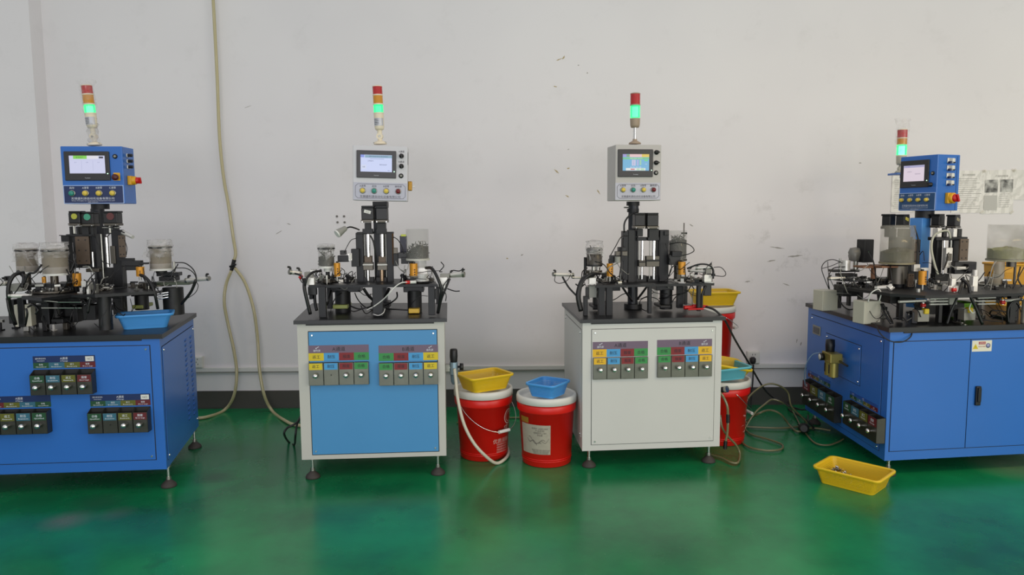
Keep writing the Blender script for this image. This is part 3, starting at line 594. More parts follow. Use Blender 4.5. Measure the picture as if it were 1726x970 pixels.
# air filter on the right hand side, its white hose
rg = MB(); q = V(765, 620, 3.86); rg.cyl(q + A(0, 0, -.035), q + A(0, 0, .03), .022, mat('pale_blue_metal', '8fa6b4', .35, .5)); rg.lathe((q[0], q[1], q[2]), [(0, -.092), (.010, -.09), (.017, -.075), (.019, -.035), (0, -.035)], mat('smoked_bowl', '5f7684', .2), 20); rg.cyl(q + A(-.07, 0, .0), q, .012, STL)
rg.box(hframe(q), -.045, -.02, -.02, .02, -.02, .02, STL, .003)
rg = part(m2, 'air_regulator', rg)
g = MB(); g.lathe((q[0], q[1], q[2]), [(.018, .03), (.019, .036), (.021, .06), (.020, .092), (.017, .1), (0, .1)], BLK2, 24); part(rg, 'adjusting_knob', g)
g = MB(); ax = Fr(q + A(.02, -.005, .005), (0, 1, 0), (0, 0, 1)); g.lathe(None, [(.006, 0), (.006, .012), (.019, .012), (.019, .03), (.016, .031), (0, .031)], BLK2, 22, axis=ax); part(rg, 'pressure_gauge', g)
# upper deck
Y = 3.9; PZ = V(630, 481, 3.72)[2]
g = MB(); g.prism([tuple(Vz(*p, PZ)[:2]) for p in ((520, 481.5), (738, 479.5), (727, 470), (533, 470.5))], PZ - .013, PZ, ANO); part(m2, 'platform', g)
for x0, x1, yt, yb, Y_ in ((537, 549, 484, 535, 3.72), (722, 733, 484, 531, 3.73), (628, 645, 484, 533, 3.74), (551, 560, 484, 520, 4.0), (735, 741, 484, 512, 3.98)):
    g = MB(); g.pb(x0, yt, x1, yb + 1, Y_, .03, ANO, 4); part(m2, 'platform_leg', g)
g = MB(); g.pb(631, 350, 650, 519, 4.02, .075, mat('post_black', '24272d', .4, .2), 4); g.pb(628, 340, 652, 349, 4.0, .1, BLK, 4); g.pb(625, 510, 656, 520, 4.0, .11, BLK, 4); part(m2, 'support_post', g)
motor(m2, 609, 347, 629.5, 375.5, 3.88, 4, ('tag', WHT)); motor(m2, 633.5, 347.5, 653, 375.5, 3.88, 4)
axis_module(m2, 'linear_stage', [('b', 614.5, 376, 624.5, 387, BLK), ('b', 611, 386, 628, 394, ANO), ('b', 601, 391.5, 628, 395, BLK, 0, .07), ('b', 600.5, 393, 612.5, 478, ANO, 0, .03), ('b', 604, 393, 616, 478, BLK, .05, .03),
    ('c', 617, 395, 624, 433, CHR), ('b', 614, 432, 626.5, 443, BRZ), ('b', 612, 443, 628.5, 456, DST, -.01, .05), ('b', 611, 445.5, 629, 448, STL, -.014, .01), ('c', 617.5, 455, 623.5, 474, CHR), ('c', 614, 394, 616, 474, STL, .015), ('b', 613, 468, 630, 478, BLK)], 3.9)
axis_module(m2, 'linear_stage', [('b', 635, 376, 650, 388, BLK), ('b', 634, 386, 651, 394, ANO), ('b', 634, 391.5, 662, 395, BLK, 0, .07), ('b', 652, 393, 662.5, 478, ANO, 0, .03), ('b', 647, 393, 658, 478, BLK, .05, .03),
    ('c', 641, 395, 648, 433, CHR), ('b', 638, 432, 650, 443, BRZ), ('b', 636, 443, 652.5, 456, DST, -.01, .05), ('b', 635.5, 445.5, 653, 448, STL, -.014, .01), ('c', 640.5, 455, 647.5, 474, mat('copper_rod', 'a08a72', .3, .8)), ('c', 650, 394, 652, 474, STL, .015), ('b', 634, 468, 652, 478, BLK)], 3.9)
guide_plate(m2, 662.5, 394, 664.5, 446, 3.9, 60, 2, mat('brown_plate', '5a4028', .5, .3))
g = MB(); g.pb(592, 420, 605, 450, 3.86, .04, BLK, 4); g.pb(586, 427, 593, 440, 3.85, .03, SIL, 4); g.pb(573, 422.5, 583, 430, 3.85, .03, BLK2, 4); g.pb(569, 431, 587, 442, 3.84, .03, ANO, 4); g.pb(589, 428, 591, 438, 3.84, .02, STL, 4); part(m2, 'gripper_head', g)
g = MB(); g.pb(663, 428, 671, 449, 3.86, .04, BLK, 4); g.pb(671, 426, 691, 436, 3.86, .035, BLK2, 4); g.pb(676, 434, 697, 445, 3.85, .04, ANO, 4); g.pb(663, 418, 670, 428, 3.87, .02, DST, 4); part(m2, 'gripper_head', g)
g = MB(); g.pb(674, 398, 685.5, 427, 3.96, .04, mat('dark_blue_amp', '23253a', .4), 4); g.pb(675.5, 395.5, 684, 399, 3.955, .036, mat('lime_cap', 'c6d04a', .4), 4); part(m2, 'sensor_amplifier', g)
# little work lamp on a gooseneck
g = MB(); g.pt([(606, 388, 3.88), (599, 385, 3.87), (590, 383, 3.84), (581, 386, 3.8)], .004, BLK2); l = part(m2, 'work_lamp', g)
g = MB(); a0, a1 = V(583, 384.5, 3.8), V(569, 394, 3.77); g.cyl(a0, a1, .012, GRY, .022); g.cyl(a1, a1 + (a1 - a0) * .12, .022, WHT, .019); part(l, 'lamp_head', g)
hopper(m2, 536.5, 416, 563.5, 450, 3.82, 435, PARTS, wrap=(413, 424, 1.04), base=WHT)
g = MB(); g.pc(546, 452, 560, 458, 3.82, WHT); g.pc(549, 458, 556, 472, 3.82, BLK, 16); g.pc(543, 470, 562, 476, 3.82, DST); part(m2, 'hopper_stand', g)
hopper(m2, 684.5, 386.5, 723, 437, 3.84, 421, PARTS, base=mat('milky_base', 'b9b8ae', .4), slope=.25)
g = MB(); g.pc(697, 437, 719, 452, 3.84, clear('clear_neck', 'c9cac6', .4, .1)); g.pb(702, 450, 720, 462, 3.82, .05, SIL, 4); g.pc(700, 462, 722, 474, 3.8, mat('clear_dome', 'b8b8b4', .15), taper=1.1); part(m2, 'hopper_stand', g)
solenoid(m2, 563, 443.5, 573.5, 466, 3.78); solenoid(m2, 690.5, 444.5, 704, 468, 3.78)
a = Vz(553, 477, PZ); disc(m2, a[0], a[1] + .06, PZ + .004, .075); a = Vz(703, 476, PZ); disc(m2, a[0], a[1] + .05, PZ + .004, .085)
air_cylinder(m2, V(507, 461, 3.78), V(487, 458.5, 3.74), .012); air_cylinder(m2, V(757, 464, 3.8), V(783, 461.5, 3.77), .010); air_cylinder(m2, V(755, 466, 3.82), V(783, 465, 3.79), .008)
g = MB(); g.pb(517.5, 468.5, 529.5, 481, 3.74, .035, SIL, 4); g.pb(513, 459, 527, 468, 3.76, .03, GRY, 4); g.pb(522, 455, 532, 461, 3.78, .04, STL, 4); g.pb(519, 484, 533, 498, 3.76, .03, BLK2, 4); g.pb(521, 498, 527, 505, 3.76, .03, ANO, 4); part(m2, 'valve_block', g)
g = MB(); g.pb(739, 468, 754, 482, 3.76, .04, SIL, 4); g.pb(742, 462, 757, 469, 3.78, .03, GRY, 4); g.pb(746, 480, 751, 496, 3.74, .02, STL, 4); g.pb(731, 488, 737, 505, 3.76, .03, BLK2, 4); part(m2, 'valve_block', g)
def drive(root, x0, x1, y0, y1, Y, box, band, gm=BLK):
    g = MB(); g.pc(x0, y0, x1, y1, Y, gm, 28); g.pb(*box, Y - .02, .12, ANO, 4); o = part(root, 'vibratory_drive', g)
    q = MB(); q.pb(*band[:4], Y - .07, .14, band[4], 4, .004); part(o, 'mounting_base', q)
drive(m2, 565, 591, 490, 527, 3.95, (557, 484, 607, 493), (561, 514.5, 586, 521, mat('olive_base', '9aa35a', .5)))
drive(m2, 687, 711, 490, 527, 3.9, (680, 484, 714, 493), (688.5, 520.5, 707, 529, GOLD))
for pts, r in (([(514, 470, 3.72), (513, 485, 3.7), (517, 505, 3.7), (523, 530, 3.71)], .009), ([(541, 457, 3.78), (528, 459, 3.74), (518, 468, 3.7), (514, 482, 3.7)], .006), ([(530, 492, 3.78), (531, 510, 3.78), (534, 524, 3.78)], .008),
               ([(718, 452, 3.8), (728, 453, 3.74), (738, 470, 3.7), (744, 490, 3.7), (741, 510, 3.72), (738, 528, 3.74)], .0085), ([(758, 470, 3.76), (752, 485, 3.74), (744, 505, 3.74), (739, 528, 3.75)], .006), ([(497, 461, 3.74), (507, 465, 3.72), (511, 475, 3.7)], .004),
               ([(754, 487, 3.72), (766, 491, 3.7), (775, 491, 3.7)], .003), ([(764, 456, 3.76), (775, 457, 3.74), (781, 452, 3.74)], .003), ([(756, 470, 3.74), (747, 484, 3.72), (752, 498, 3.72), (751, 508, 3.72)], .0025), ([(505, 470, 3.76), (510, 477, 3.74), (514, 472, 3.72)], .0025),
               ([(600, 402, 3.88), (592, 405, 3.86), (586, 414, 3.85), (580, 426, 3.84)], .002), ([(664, 400, 3.88), (671, 405, 3.88), (677, 415, 3.87), (681, 428, 3.86)], .0025), ([(624, 397, 3.86), (630, 410, 3.86), (634, 440, 3.88), (633, 470, 3.9)], .0045),
               ([(598, 494, 3.85), (603, 505, 3.83), (614, 517, 3.8), (628, 523, 3.78)], .003), ([(590, 516, 3.8), (604, 521, 3.78), (618, 519, 3.78), (628, 516, 3.8)], .004), ([(669, 493, 3.82), (669, 502, 3.8), (660, 510, 3.8), (650, 515, 3.82)], .004),
               ([(650, 521, 3.85), (668, 522, 3.83), (687, 523, 3.83)], .004), ([(613, 487, 3.9), (622, 500, 3.92), (632, 508, 3.95)], .008), ([(656, 487, 3.9), (650, 498, 3.92), (646, 503, 3.95)], .008), ([(604, 490, 3.9), (615, 498, 3.88), (627, 496, 3.86), (640, 492, 3.86)], .002),
               ([(558, 490, 3.85), (554, 505, 3.82), (551, 515, 3.82)], .006), ([(575, 452, 3.78), (581, 458, 3.74), (578, 470, 3.74)], .002), ([(556, 468, 3.78), (566, 474, 3.74), (580, 477, 3.73)], .002)): cable(m2, pts, r)
cable(m2, [(690, 476, 3.72), (677, 477, 3.7), (666, 484, 3.69), (656, 495, 3.69), (645, 506, 3.72), (630, 517, 3.74), (618, 523, 3.76)], .0032, WHT, 'cable', 'white cable'); cable(m2, [(629, 530, 3.72), (638, 532, 3.7), (646, 528, 3.7), (649, 521, 3.74)], .0022, WHT, 'cable', 'white cable')
g = MB(); g.cyl(V(684, 476.5, 3.72), V(691, 476, 3.72), .009, RED, seg=14); g.cyl(V(691, 476, 3.72), V(701, 475.5, 3.73), .008, WHT, seg=14); part(m2, 'plug_connector', g, 'red and white plug connector')
x0, x1 = Vz(535, 476, PZ)[0], Vz(590, 476, PZ)[0]; clutter(m2, x0, x1, 3.76, 3.98, PZ, 13, 11); x0, x1 = Vz(668, 476, PZ)[0], Vz(730, 476, PZ)[0]; clutter(m2, x0, x1, 3.76, 3.98, PZ, 13, 12)
g = MB(); q = V(505, 466, 3.74); g.cyl(q + A(0, 0, -.01), q + A(.012, 0, .004), .009, RED, seg=12); part(m2, 'elbow_fitting', g, 'red elbow fitting')
# control box
fb = hframe(V(641, 292.5, 3.93), 6).sub(0, 0, 0, math.radians(-1.6))
SB = dict(id='blue', scr=(.63, .70, .98), grey=1, hmi=(.07, .79, .09, .585), disp=(.144, .714, .17, .475), plate=(.013, .987, .67, .985), pm=GPL, bm=TXT, tm=TXT, cu=(.5, .925, .05, .74), bu=(.18, .39, .61, .83), bv=.82, bc=('yellow', 'green', 'yellow', 'red'), bt=('A清零', '启动', 'B清零', '蜂鸣停'),
     sel=((.885, .175, 'A通道'), (.885, .36, 'B通道')), buz=((.88, .535, .0125),), ui=((0, 0, .12, .16, '8fa0ee'), (.14, .02, 1, .17, '8fb3c8'), (.02, .6, .18, .84, 'dfe7ff'), (.3, .22, .75, .25, '9fb0da')), uit=(('盛利源自动化测试系统', .57, .095, .11, '5c6f9a'), ('正常运行', .32, .36, .09, '4a5580'), ('等待测试中', .72, .58, .09, '4a5580'), ('设置', .1, .72, .08, '4a5580'), ('参数', .9, .92, .07, '6a7ab0')))
b2 = control_box(m2, fb, .284, .286, .15, BXW, SB)
sf = Fr(fb.P(.142, 0, -.075), -fb.z, fb.y, fb.x); g = MB(); g.box(sf, -.022, .022, -.085, -.035, 0, .022, mat('brass_switch', '9c7420', .35, .5), .004); part(b2, 'main_switch', g, 'brass coloured switch block'); g = MB(); g.box(sf, -.004, .004, -.064, -.058, .022, .036, STL, .001); part(b2, 'switch_lever', g); g = MB(); g.box(sf, -.068, -.058, .05, .115, 0, .002, BLK); part(b2, 'door_hinge', g)
signal_tower(m2, V(641, 243.5, 3.99), dict(r=.026, body=(.075, .158), hinge=.042, label=(.095, .135), lens=(('green', .164, .205), ('amber', .212, .252), ('red', .259, .299)), rings=(.158, .205, .252), top=.299), lean=-1.6, bright=.55)

wires(m2, 520, 600, 440, 478, 3.74, 3.9, 9, 51); wires(m2, 665, 745, 440, 478, 3.74, 3.9, 9, 52); wires(m2, 545, 725, 486, 525, 3.78, 3.95, 7, 53)
# ------------------------------------------------------------------ white machine
pl = [(.362, 3.78), (1.10, 3.845), (1.035, 4.53), (.318, 4.47)]
m3 = thing('assembly_machine', 'white cabinet machine with a white front panel and a two-lens signal tower', 'machine', (.71, 4.15, 0), 'automatic assembly machines along the wall')
cabinet(m3, pl, .097, .795, WEN)
f = face(pl[0], pl[1], 0); u0, v1 = f.px(997.5, 556); u1, v0 = f.px(1201.5, 742); front_panel(m3, f, u0, u1, v0 - .003, v1, WEN)
fs = face(pl[3], pl[0], 0); L = math.dist(pl[0], pl[3]); front_panel(m3, fs, .07, L - .035, .16, .735, WEN, True, 'side_panel')
f = Fr(f.P(0, 0, .0035), f.x, f.y)
for (xl, xr, yo, cols, tx, head, cn) in ((999, 1092, 1.5, (LY3, LB, LR, LG), T, 'A通道', -1), (1107.5, 1200, -2, (LG, LR, LB, LY3), T[::-1], 'B通道', 1)):
    xm = (xl + xr) / 2; ul, _ = f.px(xl, 583); ur, _ = f.px(xr, 583)
    bin_bank(m3, f, ul, ur, f.px(xm, 574.5 + yo)[1], f.px(xm, 587 + yo)[1], f.px(xm, 600 + yo)[1], f.px(xm, 600.8 + yo)[1], f.px(xm, 637 + yo)[1], cols, tx, head, .012, corner=cn)
PZ = V(1100, 480, 3.9)[2]
g = MB(); g.prism([tuple(Vz(*p, PZ)[:2]) for p in ((1003, 481.5), (1204, 477.5), (1190, 469), (1014, 471))], PZ - .013, PZ, ANO); part(m3, 'platform', g)
for x0, x1, yt, yb, Y_ in ((1009, 1020, 484, 533, 3.92), (1022, 1033, 484, 533, 3.92), (1093, 1099, 483, 529, 3.92), (1142, 1152, 483, 520, 4.05), (1176, 1182, 482, 525, 3.94), (984, 991, 500, 533, 3.9), (1154, 1159, 483, 514, 4.2)):
    g = MB(); g.pb(x0, yt, x1, yb, Y_, .03, ANO, 5); part(m3, 'platform_leg', g)
g = MB(); g.pc(1058.5, 345, 1075.5, 519, 4.18, mat('post_black', '24272d', .4, .2), 28); g.pc(1056, 340, 1078, 347, 4.18, BLK, 28); g.pc(1057, 352, 1077, 358, 4.18, ANO, 28); g.pc(1052, 512, 1082, 520, 4.18, BLK, 28); g.cyl(V(1052, 350, 4.1), V(1060, 350, 4.12), .004, STL); part(m3, 'support_post', g)
motor(m3, 1070.5, 359, 1088, 385.5, 4.02, 5); motor(m3, 1091, 359, 1110.5, 386, 4.02, 5)
axis_module(m3, 'linear_stage', [('b', 1074, 386, 1084, 399, BLK), ('b', 1066, 390, 1075, 478, BLK, .02), ('b', 1050, 390, 1059, 473, ANO, 0, .05), ('b', 1059, 388, 1070, 477, BLK, 0, .04), ('b', 1074, 400, 1090, 406, ANO), ('c', 1080, 406, 1085, 440, CHR), ('c', 1076, 406, 1078, 470, STL, .01), ('b', 1077, 439, 1088.5, 450, DST, -.01), ('b', 1076, 441, 1089, 443, BLK, -.015, .01), ('c', 1080, 450, 1084, 471, CHR), ('b', 1072, 465, 1090, 478, BLK, .02)], 4.04, 5)
axis_module(m3, 'linear_stage', [('b', 1094, 386, 1111, 404, BLK), ('b', 1092, 400, 1112, 406, ANO), ('c', 1099, 406, 1105.5, 440, CHR), ('c', 1094, 406, 1096, 470, STL, .01), ('b', 1089.5, 432, 1112, 450, DST, -.01), ('b', 1089, 438, 1113, 441, BLK, -.015, .01), ('c', 1099.5, 450, 1105, 471, CHR), ('b', 1112, 388, 1127.5, 475, ANO, 0, .05), ('b', 1108, 390, 1116, 478, BLK, .03), ('b', 1092, 466, 1112, 478, BLK, .02), ('b', 1120, 390, 1128, 397, BLK, -.01)], 4.04, 5)
g = MB(); g.pb(1043, 417, 1056, 424, 4.0, .04, BLK2, 5); g.pb(1038, 424, 1058, 432, 3.99, .04, DST, 5); g.pb(1029, 431, 1052, 441, 3.98, .04, ANO, 5); g.pc(1036, 433, 1046, 443, 3.96, GRY, 14); g.pb(1027, 437, 1036, 444, 3.98, .03, BLK2, 5); part(m3, 'gripper_head', g)
g = MB(); g.pb(1128, 430, 1147, 447, 4.0, .05, BLK2, 5); g.pb(1133, 424, 1150, 433, 3.99, .04, ANO, 5); part(m3, 'gripper_head', g)
hopper(m3, 989, 418, 1015, 447, 4.0, 428, PARTS, wrap=(406, 428, 1.12), base=BLK, clearm=clear('dirty_cup', '57514a', .7, .3))
g = MB(); g.pc(997, 447, 1004, 470, 4.0, STL); g.pc(984, 434, 989, 466, 4.02, BLK); g.pc(1006, 447, 1010, 462, 4.0, SIL); g.pc(986, 456, 1015, 461, 4.0, DST); part(m3, 'hopper_stand', g)
hopper(m3, 1127.5, 389, 1157.5, 438, 4.06, 408, PARTS, base=DST, slope=.1)
g = MB(); g.pc(1151.5, 376, 1153.5, 438, 4.05, DST, 8); g.cyl(V(1148, 393.5, 4.03), V(1158, 393.5, 4.03), .005, BLK2); g.pc(1136, 438, 1150, 470, 4.06, DST); part(m3, 'hopper_stand', g)
solenoid(m3, 1022.5, 444.5, 1033.5, 466, 3.98); solenoid(m3, 1143, 441.5, 1155.5, 463, 3.98)
a = Vz(1022, 476, PZ); disc(m3, a[0], a[1] + .05, PZ + .004, .08); a = Vz(1165, 475, PZ); disc(m3, a[0], a[1] + .05, PZ + .004, .085)
air_cylinder(m3, V(966, 463.5, 3.98), V(932, 462.5, 3.92), .010); air_cylinder(m3, V(990, 469, 3.96), V(964, 468, 3.93), .006); air_cylinder(m3, V(1172, 452, 4.0), V(1200, 451, 3.98), .009); air_cylinder(m3, V(1160, 456, 4.02), V(1190, 458, 3.98), .008)
g = MB(); g.pb(993, 468.5, 1005, 480, 3.93, .035, SIL, 5); g.pb(994, 457, 1004, 462, 3.96, .04, STL, 5); g.pb(993, 482, 1006, 502, 3.95, .03, GRY, 5); g.pb(988, 485, 994, 505, 3.96, .03, BLK2, 5); part(m3, 'valve_block', g)
g = MB(); g.pb(1187, 463.5, 1199, 476, 3.95, .035, SIL, 5); g.pb(1190, 455, 1199, 464, 3.97, .03, GRY, 5); g.pb(1187.5, 479, 1199.5, 499, 3.95, .03, BLK2, 5); part(m3, 'valve_block', g)
drive(m3, 1112, 1133, 488, 521, 4.08, (1106, 483, 1136, 490), (1113, 515, 1131, 520, BLK)); drive(m3, 999, 1012, 488, 522, 4.1, (996, 484, 1046, 491), (1000, 516, 1012, 521, BLK))
g = MB(); g.pb(1102, 485, 1109, 512, 4.3, .03, SIL, 5); part(m3, 'terminal_box', g)
for pts, r in (([(948, 467, 3.93), (958, 484, 3.9), (968, 495, 3.88), (974, 501, 3.88)], .005), ([(1000, 464, 3.94), (986, 468, 3.9), (978, 480, 3.88), (974, 500, 3.87), (979, 525, 3.87)], .012), ([(1012, 462, 3.95), (996, 463, 3.9), (982, 476, 3.88), (977, 500, 3.87), (981, 524, 3.88)], .007),
               ([(936, 465, 3.92), (935, 474, 3.9), (942, 478, 3.9), (952, 476, 3.9)], .002), ([(962, 463, 3.94), (957, 472, 3.92), (950, 476, 3.9)], .002), ([(1076, 359, 4.05), (1063, 362, 4.05), (1053, 375, 4.04), (1052, 392, 4.04)], .005), ([(1058, 398, 4.0), (1047, 400, 3.98), (1038, 415, 3.96), (1029, 431, 3.95)], .0025),
               ([(1050, 402, 4.0), (1048, 425, 3.98), (1047, 445, 3.97), (1044, 468, 3.97)], .004), ([(1128, 412, 4.0), (1145, 409, 3.95), (1162, 413, 3.92), (1170, 422, 3.92), (1162, 428, 3.93), (1150, 431, 3.95)], .0025), ([(1158, 453, 3.96), (1178, 446, 3.94), (1194, 447, 3.93), (1202, 455, 3.93), (1202, 470, 3.93)], .005),
               ([(1203, 451, 3.95), (1215, 451, 3.93), (1223, 460, 3.92), (1220, 466, 3.92), (1204, 465, 3.93)], .0022), ([(1190, 482, 3.95), (1184, 495, 3.94), (1183, 510, 3.94), (1183, 522, 3.94)], .006), ([(1049, 484, 4.02), (1057, 496, 4.04), (1066, 508, 4.06)], .006), ([(1090, 484, 4.02), (1082, 495, 4.04), (1074, 505, 4.06)], .006),
               ([(1078, 515, 4.0), (1080, 506, 3.98), (1092, 501, 3.96), (1107, 504, 3.96), (1114, 512, 3.98)], .0025), ([(1076, 517, 3.98), (1085, 523, 3.94), (1092, 525, 3.92)], .0025), ([(1122, 411, 4.0), (1127, 430, 3.98), (1132, 450, 3.97), (1128, 465, 3.97)], .0025), ([(1127, 466, 3.98), (1132, 452, 3.96), (1140, 448, 3.96), (1140, 462, 3.96)], .003),
               ([(1170, 488, 3.98), (1165, 482, 3.98), (1158, 492, 3.98), (1140, 500, 4.0), (1130, 515, 4.0)], .003), ([(990, 452, 3.98), (982, 458, 3.96), (980, 470, 3.94)], .003), ([(1130, 470, 3.95), (1120, 474, 3.93), (1140, 476, 3.93)], .002), ([(970, 479, 3.9), (978, 484, 3.9), (985, 480, 3.92)], .004)): cable(m3, pts, r)
x0, x1 = Vz(1012, 476, PZ)[0], Vz(1050, 476, PZ)[0]; clutter(m3, x0, x1, 3.94, 4.15, PZ, 12, 21); x0, x1 = Vz(1132, 475, PZ)[0], Vz(1192, 475, PZ)[0]; clutter(m3, x0, x1, 3.94, 4.15, PZ, 14, 22)
fb = hframe(V(1076, 291.5, 4.02), 8)
SB3 = dict(SB, id='sky', scr='6fb4dc', grey=0, hmi=(.05, .81, .083, .575), disp=(.147, .72, .17, .464), plate=(.0, .985, .68, .985), cu=(.5, .925, .045, .74), bu=(.165, .385, .61, .83), bv=.805, bl=.075, sel=((.89, .135, None), (.885, .32, None)), sr=1.57, buz=((.885, .5, .0125),),
      ui=((0, 0, .14, .16, 'a9a2e0'), (.14, .02, .26, .16, '8fae84'), (.26, 0, .72, .18, 'f2cfd2'), (.72, 0, 1, .18, 'eed061'), (0, .2, 1, .31, '7fcf9a'), (.34, .34, .49, .70, 'cfd2ee'), (.53, .34, .60, .70, 'b9bde8'), (.64, .34, .70, .66, 'a9dcb9'), (.82, .34, .95, .42, '7be58a'), (.12, .84, .86, .99, 'f0f2f2'), (.3, .88, .45, .95, 'd24a50'), (.52, .86, .64, .97, 'bce8c0'), (.68, .86, .82, .97, 'bce8c0')),
      uit=(('启动 停止 复位 清零', .49, .79, .08, 'f4f4ff'), ('A良品 B良品 不良 合计', .5, .255, .08, 'eafff0'), ('000', .88, .6, .07, 'f4f4ff'), ('12', .41, .42, .07, '5a60b0'), ('08', .41, .54, .07, '5a60b0'), ('36', .41, .65, .07, '5a60b0')))
b3 = control_box(m3, fb, .254, .297, .165, BXG, SB3)
sf = Fr(fb.P(.127, 0, -.08), -fb.z, fb.y, fb.x); g = MB(); g.cyl(sf.P(0, -.05, 0), sf.P(0, -.05, .016), .004, BLK, seg=10); part(b3, 'door_lock', g)
signal_tower(m3, V(1070, 243, 4.08), dict(r=.027, body=(.088, .136), lens=(('green', .140, .204), ('red', .21, .265)), rings=(.204,), top=.265), style='taupe', bright=1.0)
# red clamp lying on the bench
g = MB(); g.pb(1168, 514, 1184, 521, 3.97, .03, RED, 5, .004); g.cyl(V(1153, 519, 3.97), V(1170, 518.5, 3.98), .011, RED, seg=12); g.cyl(V(1182, 516.5, 3.97), V(1193, 517.5, 3.97), .008, RED, seg=12); g.cyl(V(1160, 522, 3.93), V(1186, 521, 3.93), .005, RED, seg=8)
solo('plug_coupler', 'red plug coupler lying on the black bench of the white machine, right side', 'plug', g)

wires(m3, 985, 1060, 440, 478, 3.94, 4.1, 10, 54); wires(m3, 1125, 1200, 440, 478, 3.94, 4.1, 12, 55); wires(m3, 1005, 1190, 486, 522, 3.95, 4.1, 8, 56)
# ------------------------------------------------------------------ blue machine at the left edge
pl = [(-2.88, 3.42), (-1.69, 3.51), (-1.845, 4.25), (-3.0, 4.16)]
m1 = thing('assembly_machine', 'blue cabinet machine at the left edge with three banks of bins on its front', 'machine', (-2.35, 3.85, 0), 'automatic assembly machines along the wall')
cabinet(m1, pl, .11, .778, BLUE, .022, feet=[(-1.715, 3.575), (-1.845, 4.185), (-2.82, 3.5), (-2.93, 4.1)])
f = face(pl[0], pl[1], 0); u1, v1 = f.px(252, 583); _, v0 = f.px(258, 775); front_panel(m1, f, .06, u1, v0, v1, BLUE, True)
fr_ = face(pl[1], pl[2], 0); L = math.dist(pl[1], pl[2]); front_panel(m1, fr_, .03, L - .03, .15, .71, BLUE, True, 'side_panel')
g = MB(); fs = Fr(fr_.P(0, 0, .0036), fr_.x, fr_.y)
for c, (xa, ya, xb, yb) in enumerate(((312.5, 574.5, 319.5, 706.5), (321, 569, 328, 697.5))):
    for i in range(17):
        u, v = fs.px(xa + (xb - xa) * i / 16, ya + (yb - ya) * i / 16); q = fs.sub(u, v, 0, .12); g.box(q, -.019, .019, -.004, .004, 0, .0008, mat('vent_dark', '0f1a30', .7)); g.box(q, -.019, .019, .003, .0065, 0, .004, BLUE)
part(m1, 'louvre_vent', g)
f = Fr(f.P(0, 0, .0035), f.x, f.y); TE = ('Qualified', 'Breakdown', 'Rework', 'Scrap'); Q4 = ('合格', '耐压', '返工', '报废'); C4 = (DG, DB, DY, DR)
for (xl, xr, y_, sh, cols, tx, en, kb, tg) in ((55, 160, (600, 611, 620.5, 632.5, 666), -2, C4, Q4, TE, (1, 1, 1, 1), 1), (-21, 85, (668, 678.5, 687.5, 697, 733), -2, C4[::-1], Q4[::-1], TE[::-1], (1, 1, 1, 1), 0), (151.5, 253, (665, 675.5, 684.5, 696.5, 730.5), 0, C4, Q4, TE, (1, 0, 1, 1), 1)):
    xm = (xl + xr) / 2; ul, _ = f.px(xl, y_[0]); ur, _ = f.px(xr, y_[0]); vv = [f.px(xm, y)[1] for y in y_[:3]] + [f.px(xm, y, .042)[1] for y in y_[3:]]
    bin_bank(m1, f, ul, ur, *vv, cols, tx, 'A通道', .042, en, TXW, NAVY, kb, tag=tg)
PZ = V(200, 488, 3.75)[2]
g = MB(); g.prism([tuple(Vz(*p, PZ)[:2]) for p in ((160, 497), (262, 491), (262, 482), (225, 478), (120, 478), (60, 486), (36, 500), (70, 503), (120, 497))], PZ - .014, PZ, ANO); part(m1, 'platform', g)
for x0, x1, yt, yb, Y_ in ((167, 188, 498, 556, 3.58), (228, 250, 498, 522, 3.95), (276, 309, 485, 530, 3.9), (30, 40, 503, 552, 3.55), (70, 82, 500, 548, 3.62), (110, 118, 498, 535, 3.8), (127, 137, 498, 532, 3.85), (48, 56, 503, 540, 3.75)):
    g = MB(); (g.pc(x0, yt, x1, yb, Y_, BLK, 24) if x1 - x0 > 15 else g.pb(x0, yt, x1, yb, Y_, .03, ANO, 5)); part(m1, 'platform_leg', g)
g = MB(); g.pc(159, 352, 180, 520, 3.95, mat('post_black', '24272d', .4, .2), 28); g.pc(155, 342, 183, 353, 3.95, BLK, 28); g.pc(150, 515, 190, 523, 3.95, BLK, 28); part(m1, 'support_post', g)
motor(m1, 115.5, 356, 134, 381, 3.72, 5, ('dot', mat('sticker_lime', 'a8a83a', .5))); motor(m1, 136, 357, 157, 382, 3.74, 5, ('dot', mat('sticker_green', '3f9478', .5))); motor(m1, 174, 356, 197.5, 381, 3.76, 5, ('dot', mat('sticker_maroon', '5a2a2a', .5)))
axis_module(m1, 'linear_stage', [('b', 117, 382, 121, 396, BLK), ('b', 128, 382, 132, 396, BLK), ('c', 123, 381, 127, 394, STL), ('b', 138, 382, 149, 397, BLK), ('b', 153, 382, 157, 397, BLK), ('b', 112, 395, 158, 399, BLK, 0, .07), ('b', 103, 397, 116, 410, BLK, .03), ('b', 124, 397, 154, 450, BLK, .012, .05), ('b', 110, 402, 118, 480, BLK, .04), ('b', 150, 397, 163, 455, ANO, .02, .04), ('b', 122, 446, 145, 452, ANO, -.01), ('b', 145, 453, 166, 459, DST, -.01), ('b', 107, 480, 165, 488, BLK), ('c', 155, 425, 158, 450, CHR)], 3.76, 5)
guide_plate(m1, 128, 399, 150, 446, 3.755, 5); guide_plate(m1, 200, 397, 210.5, 434, 3.79, 5)
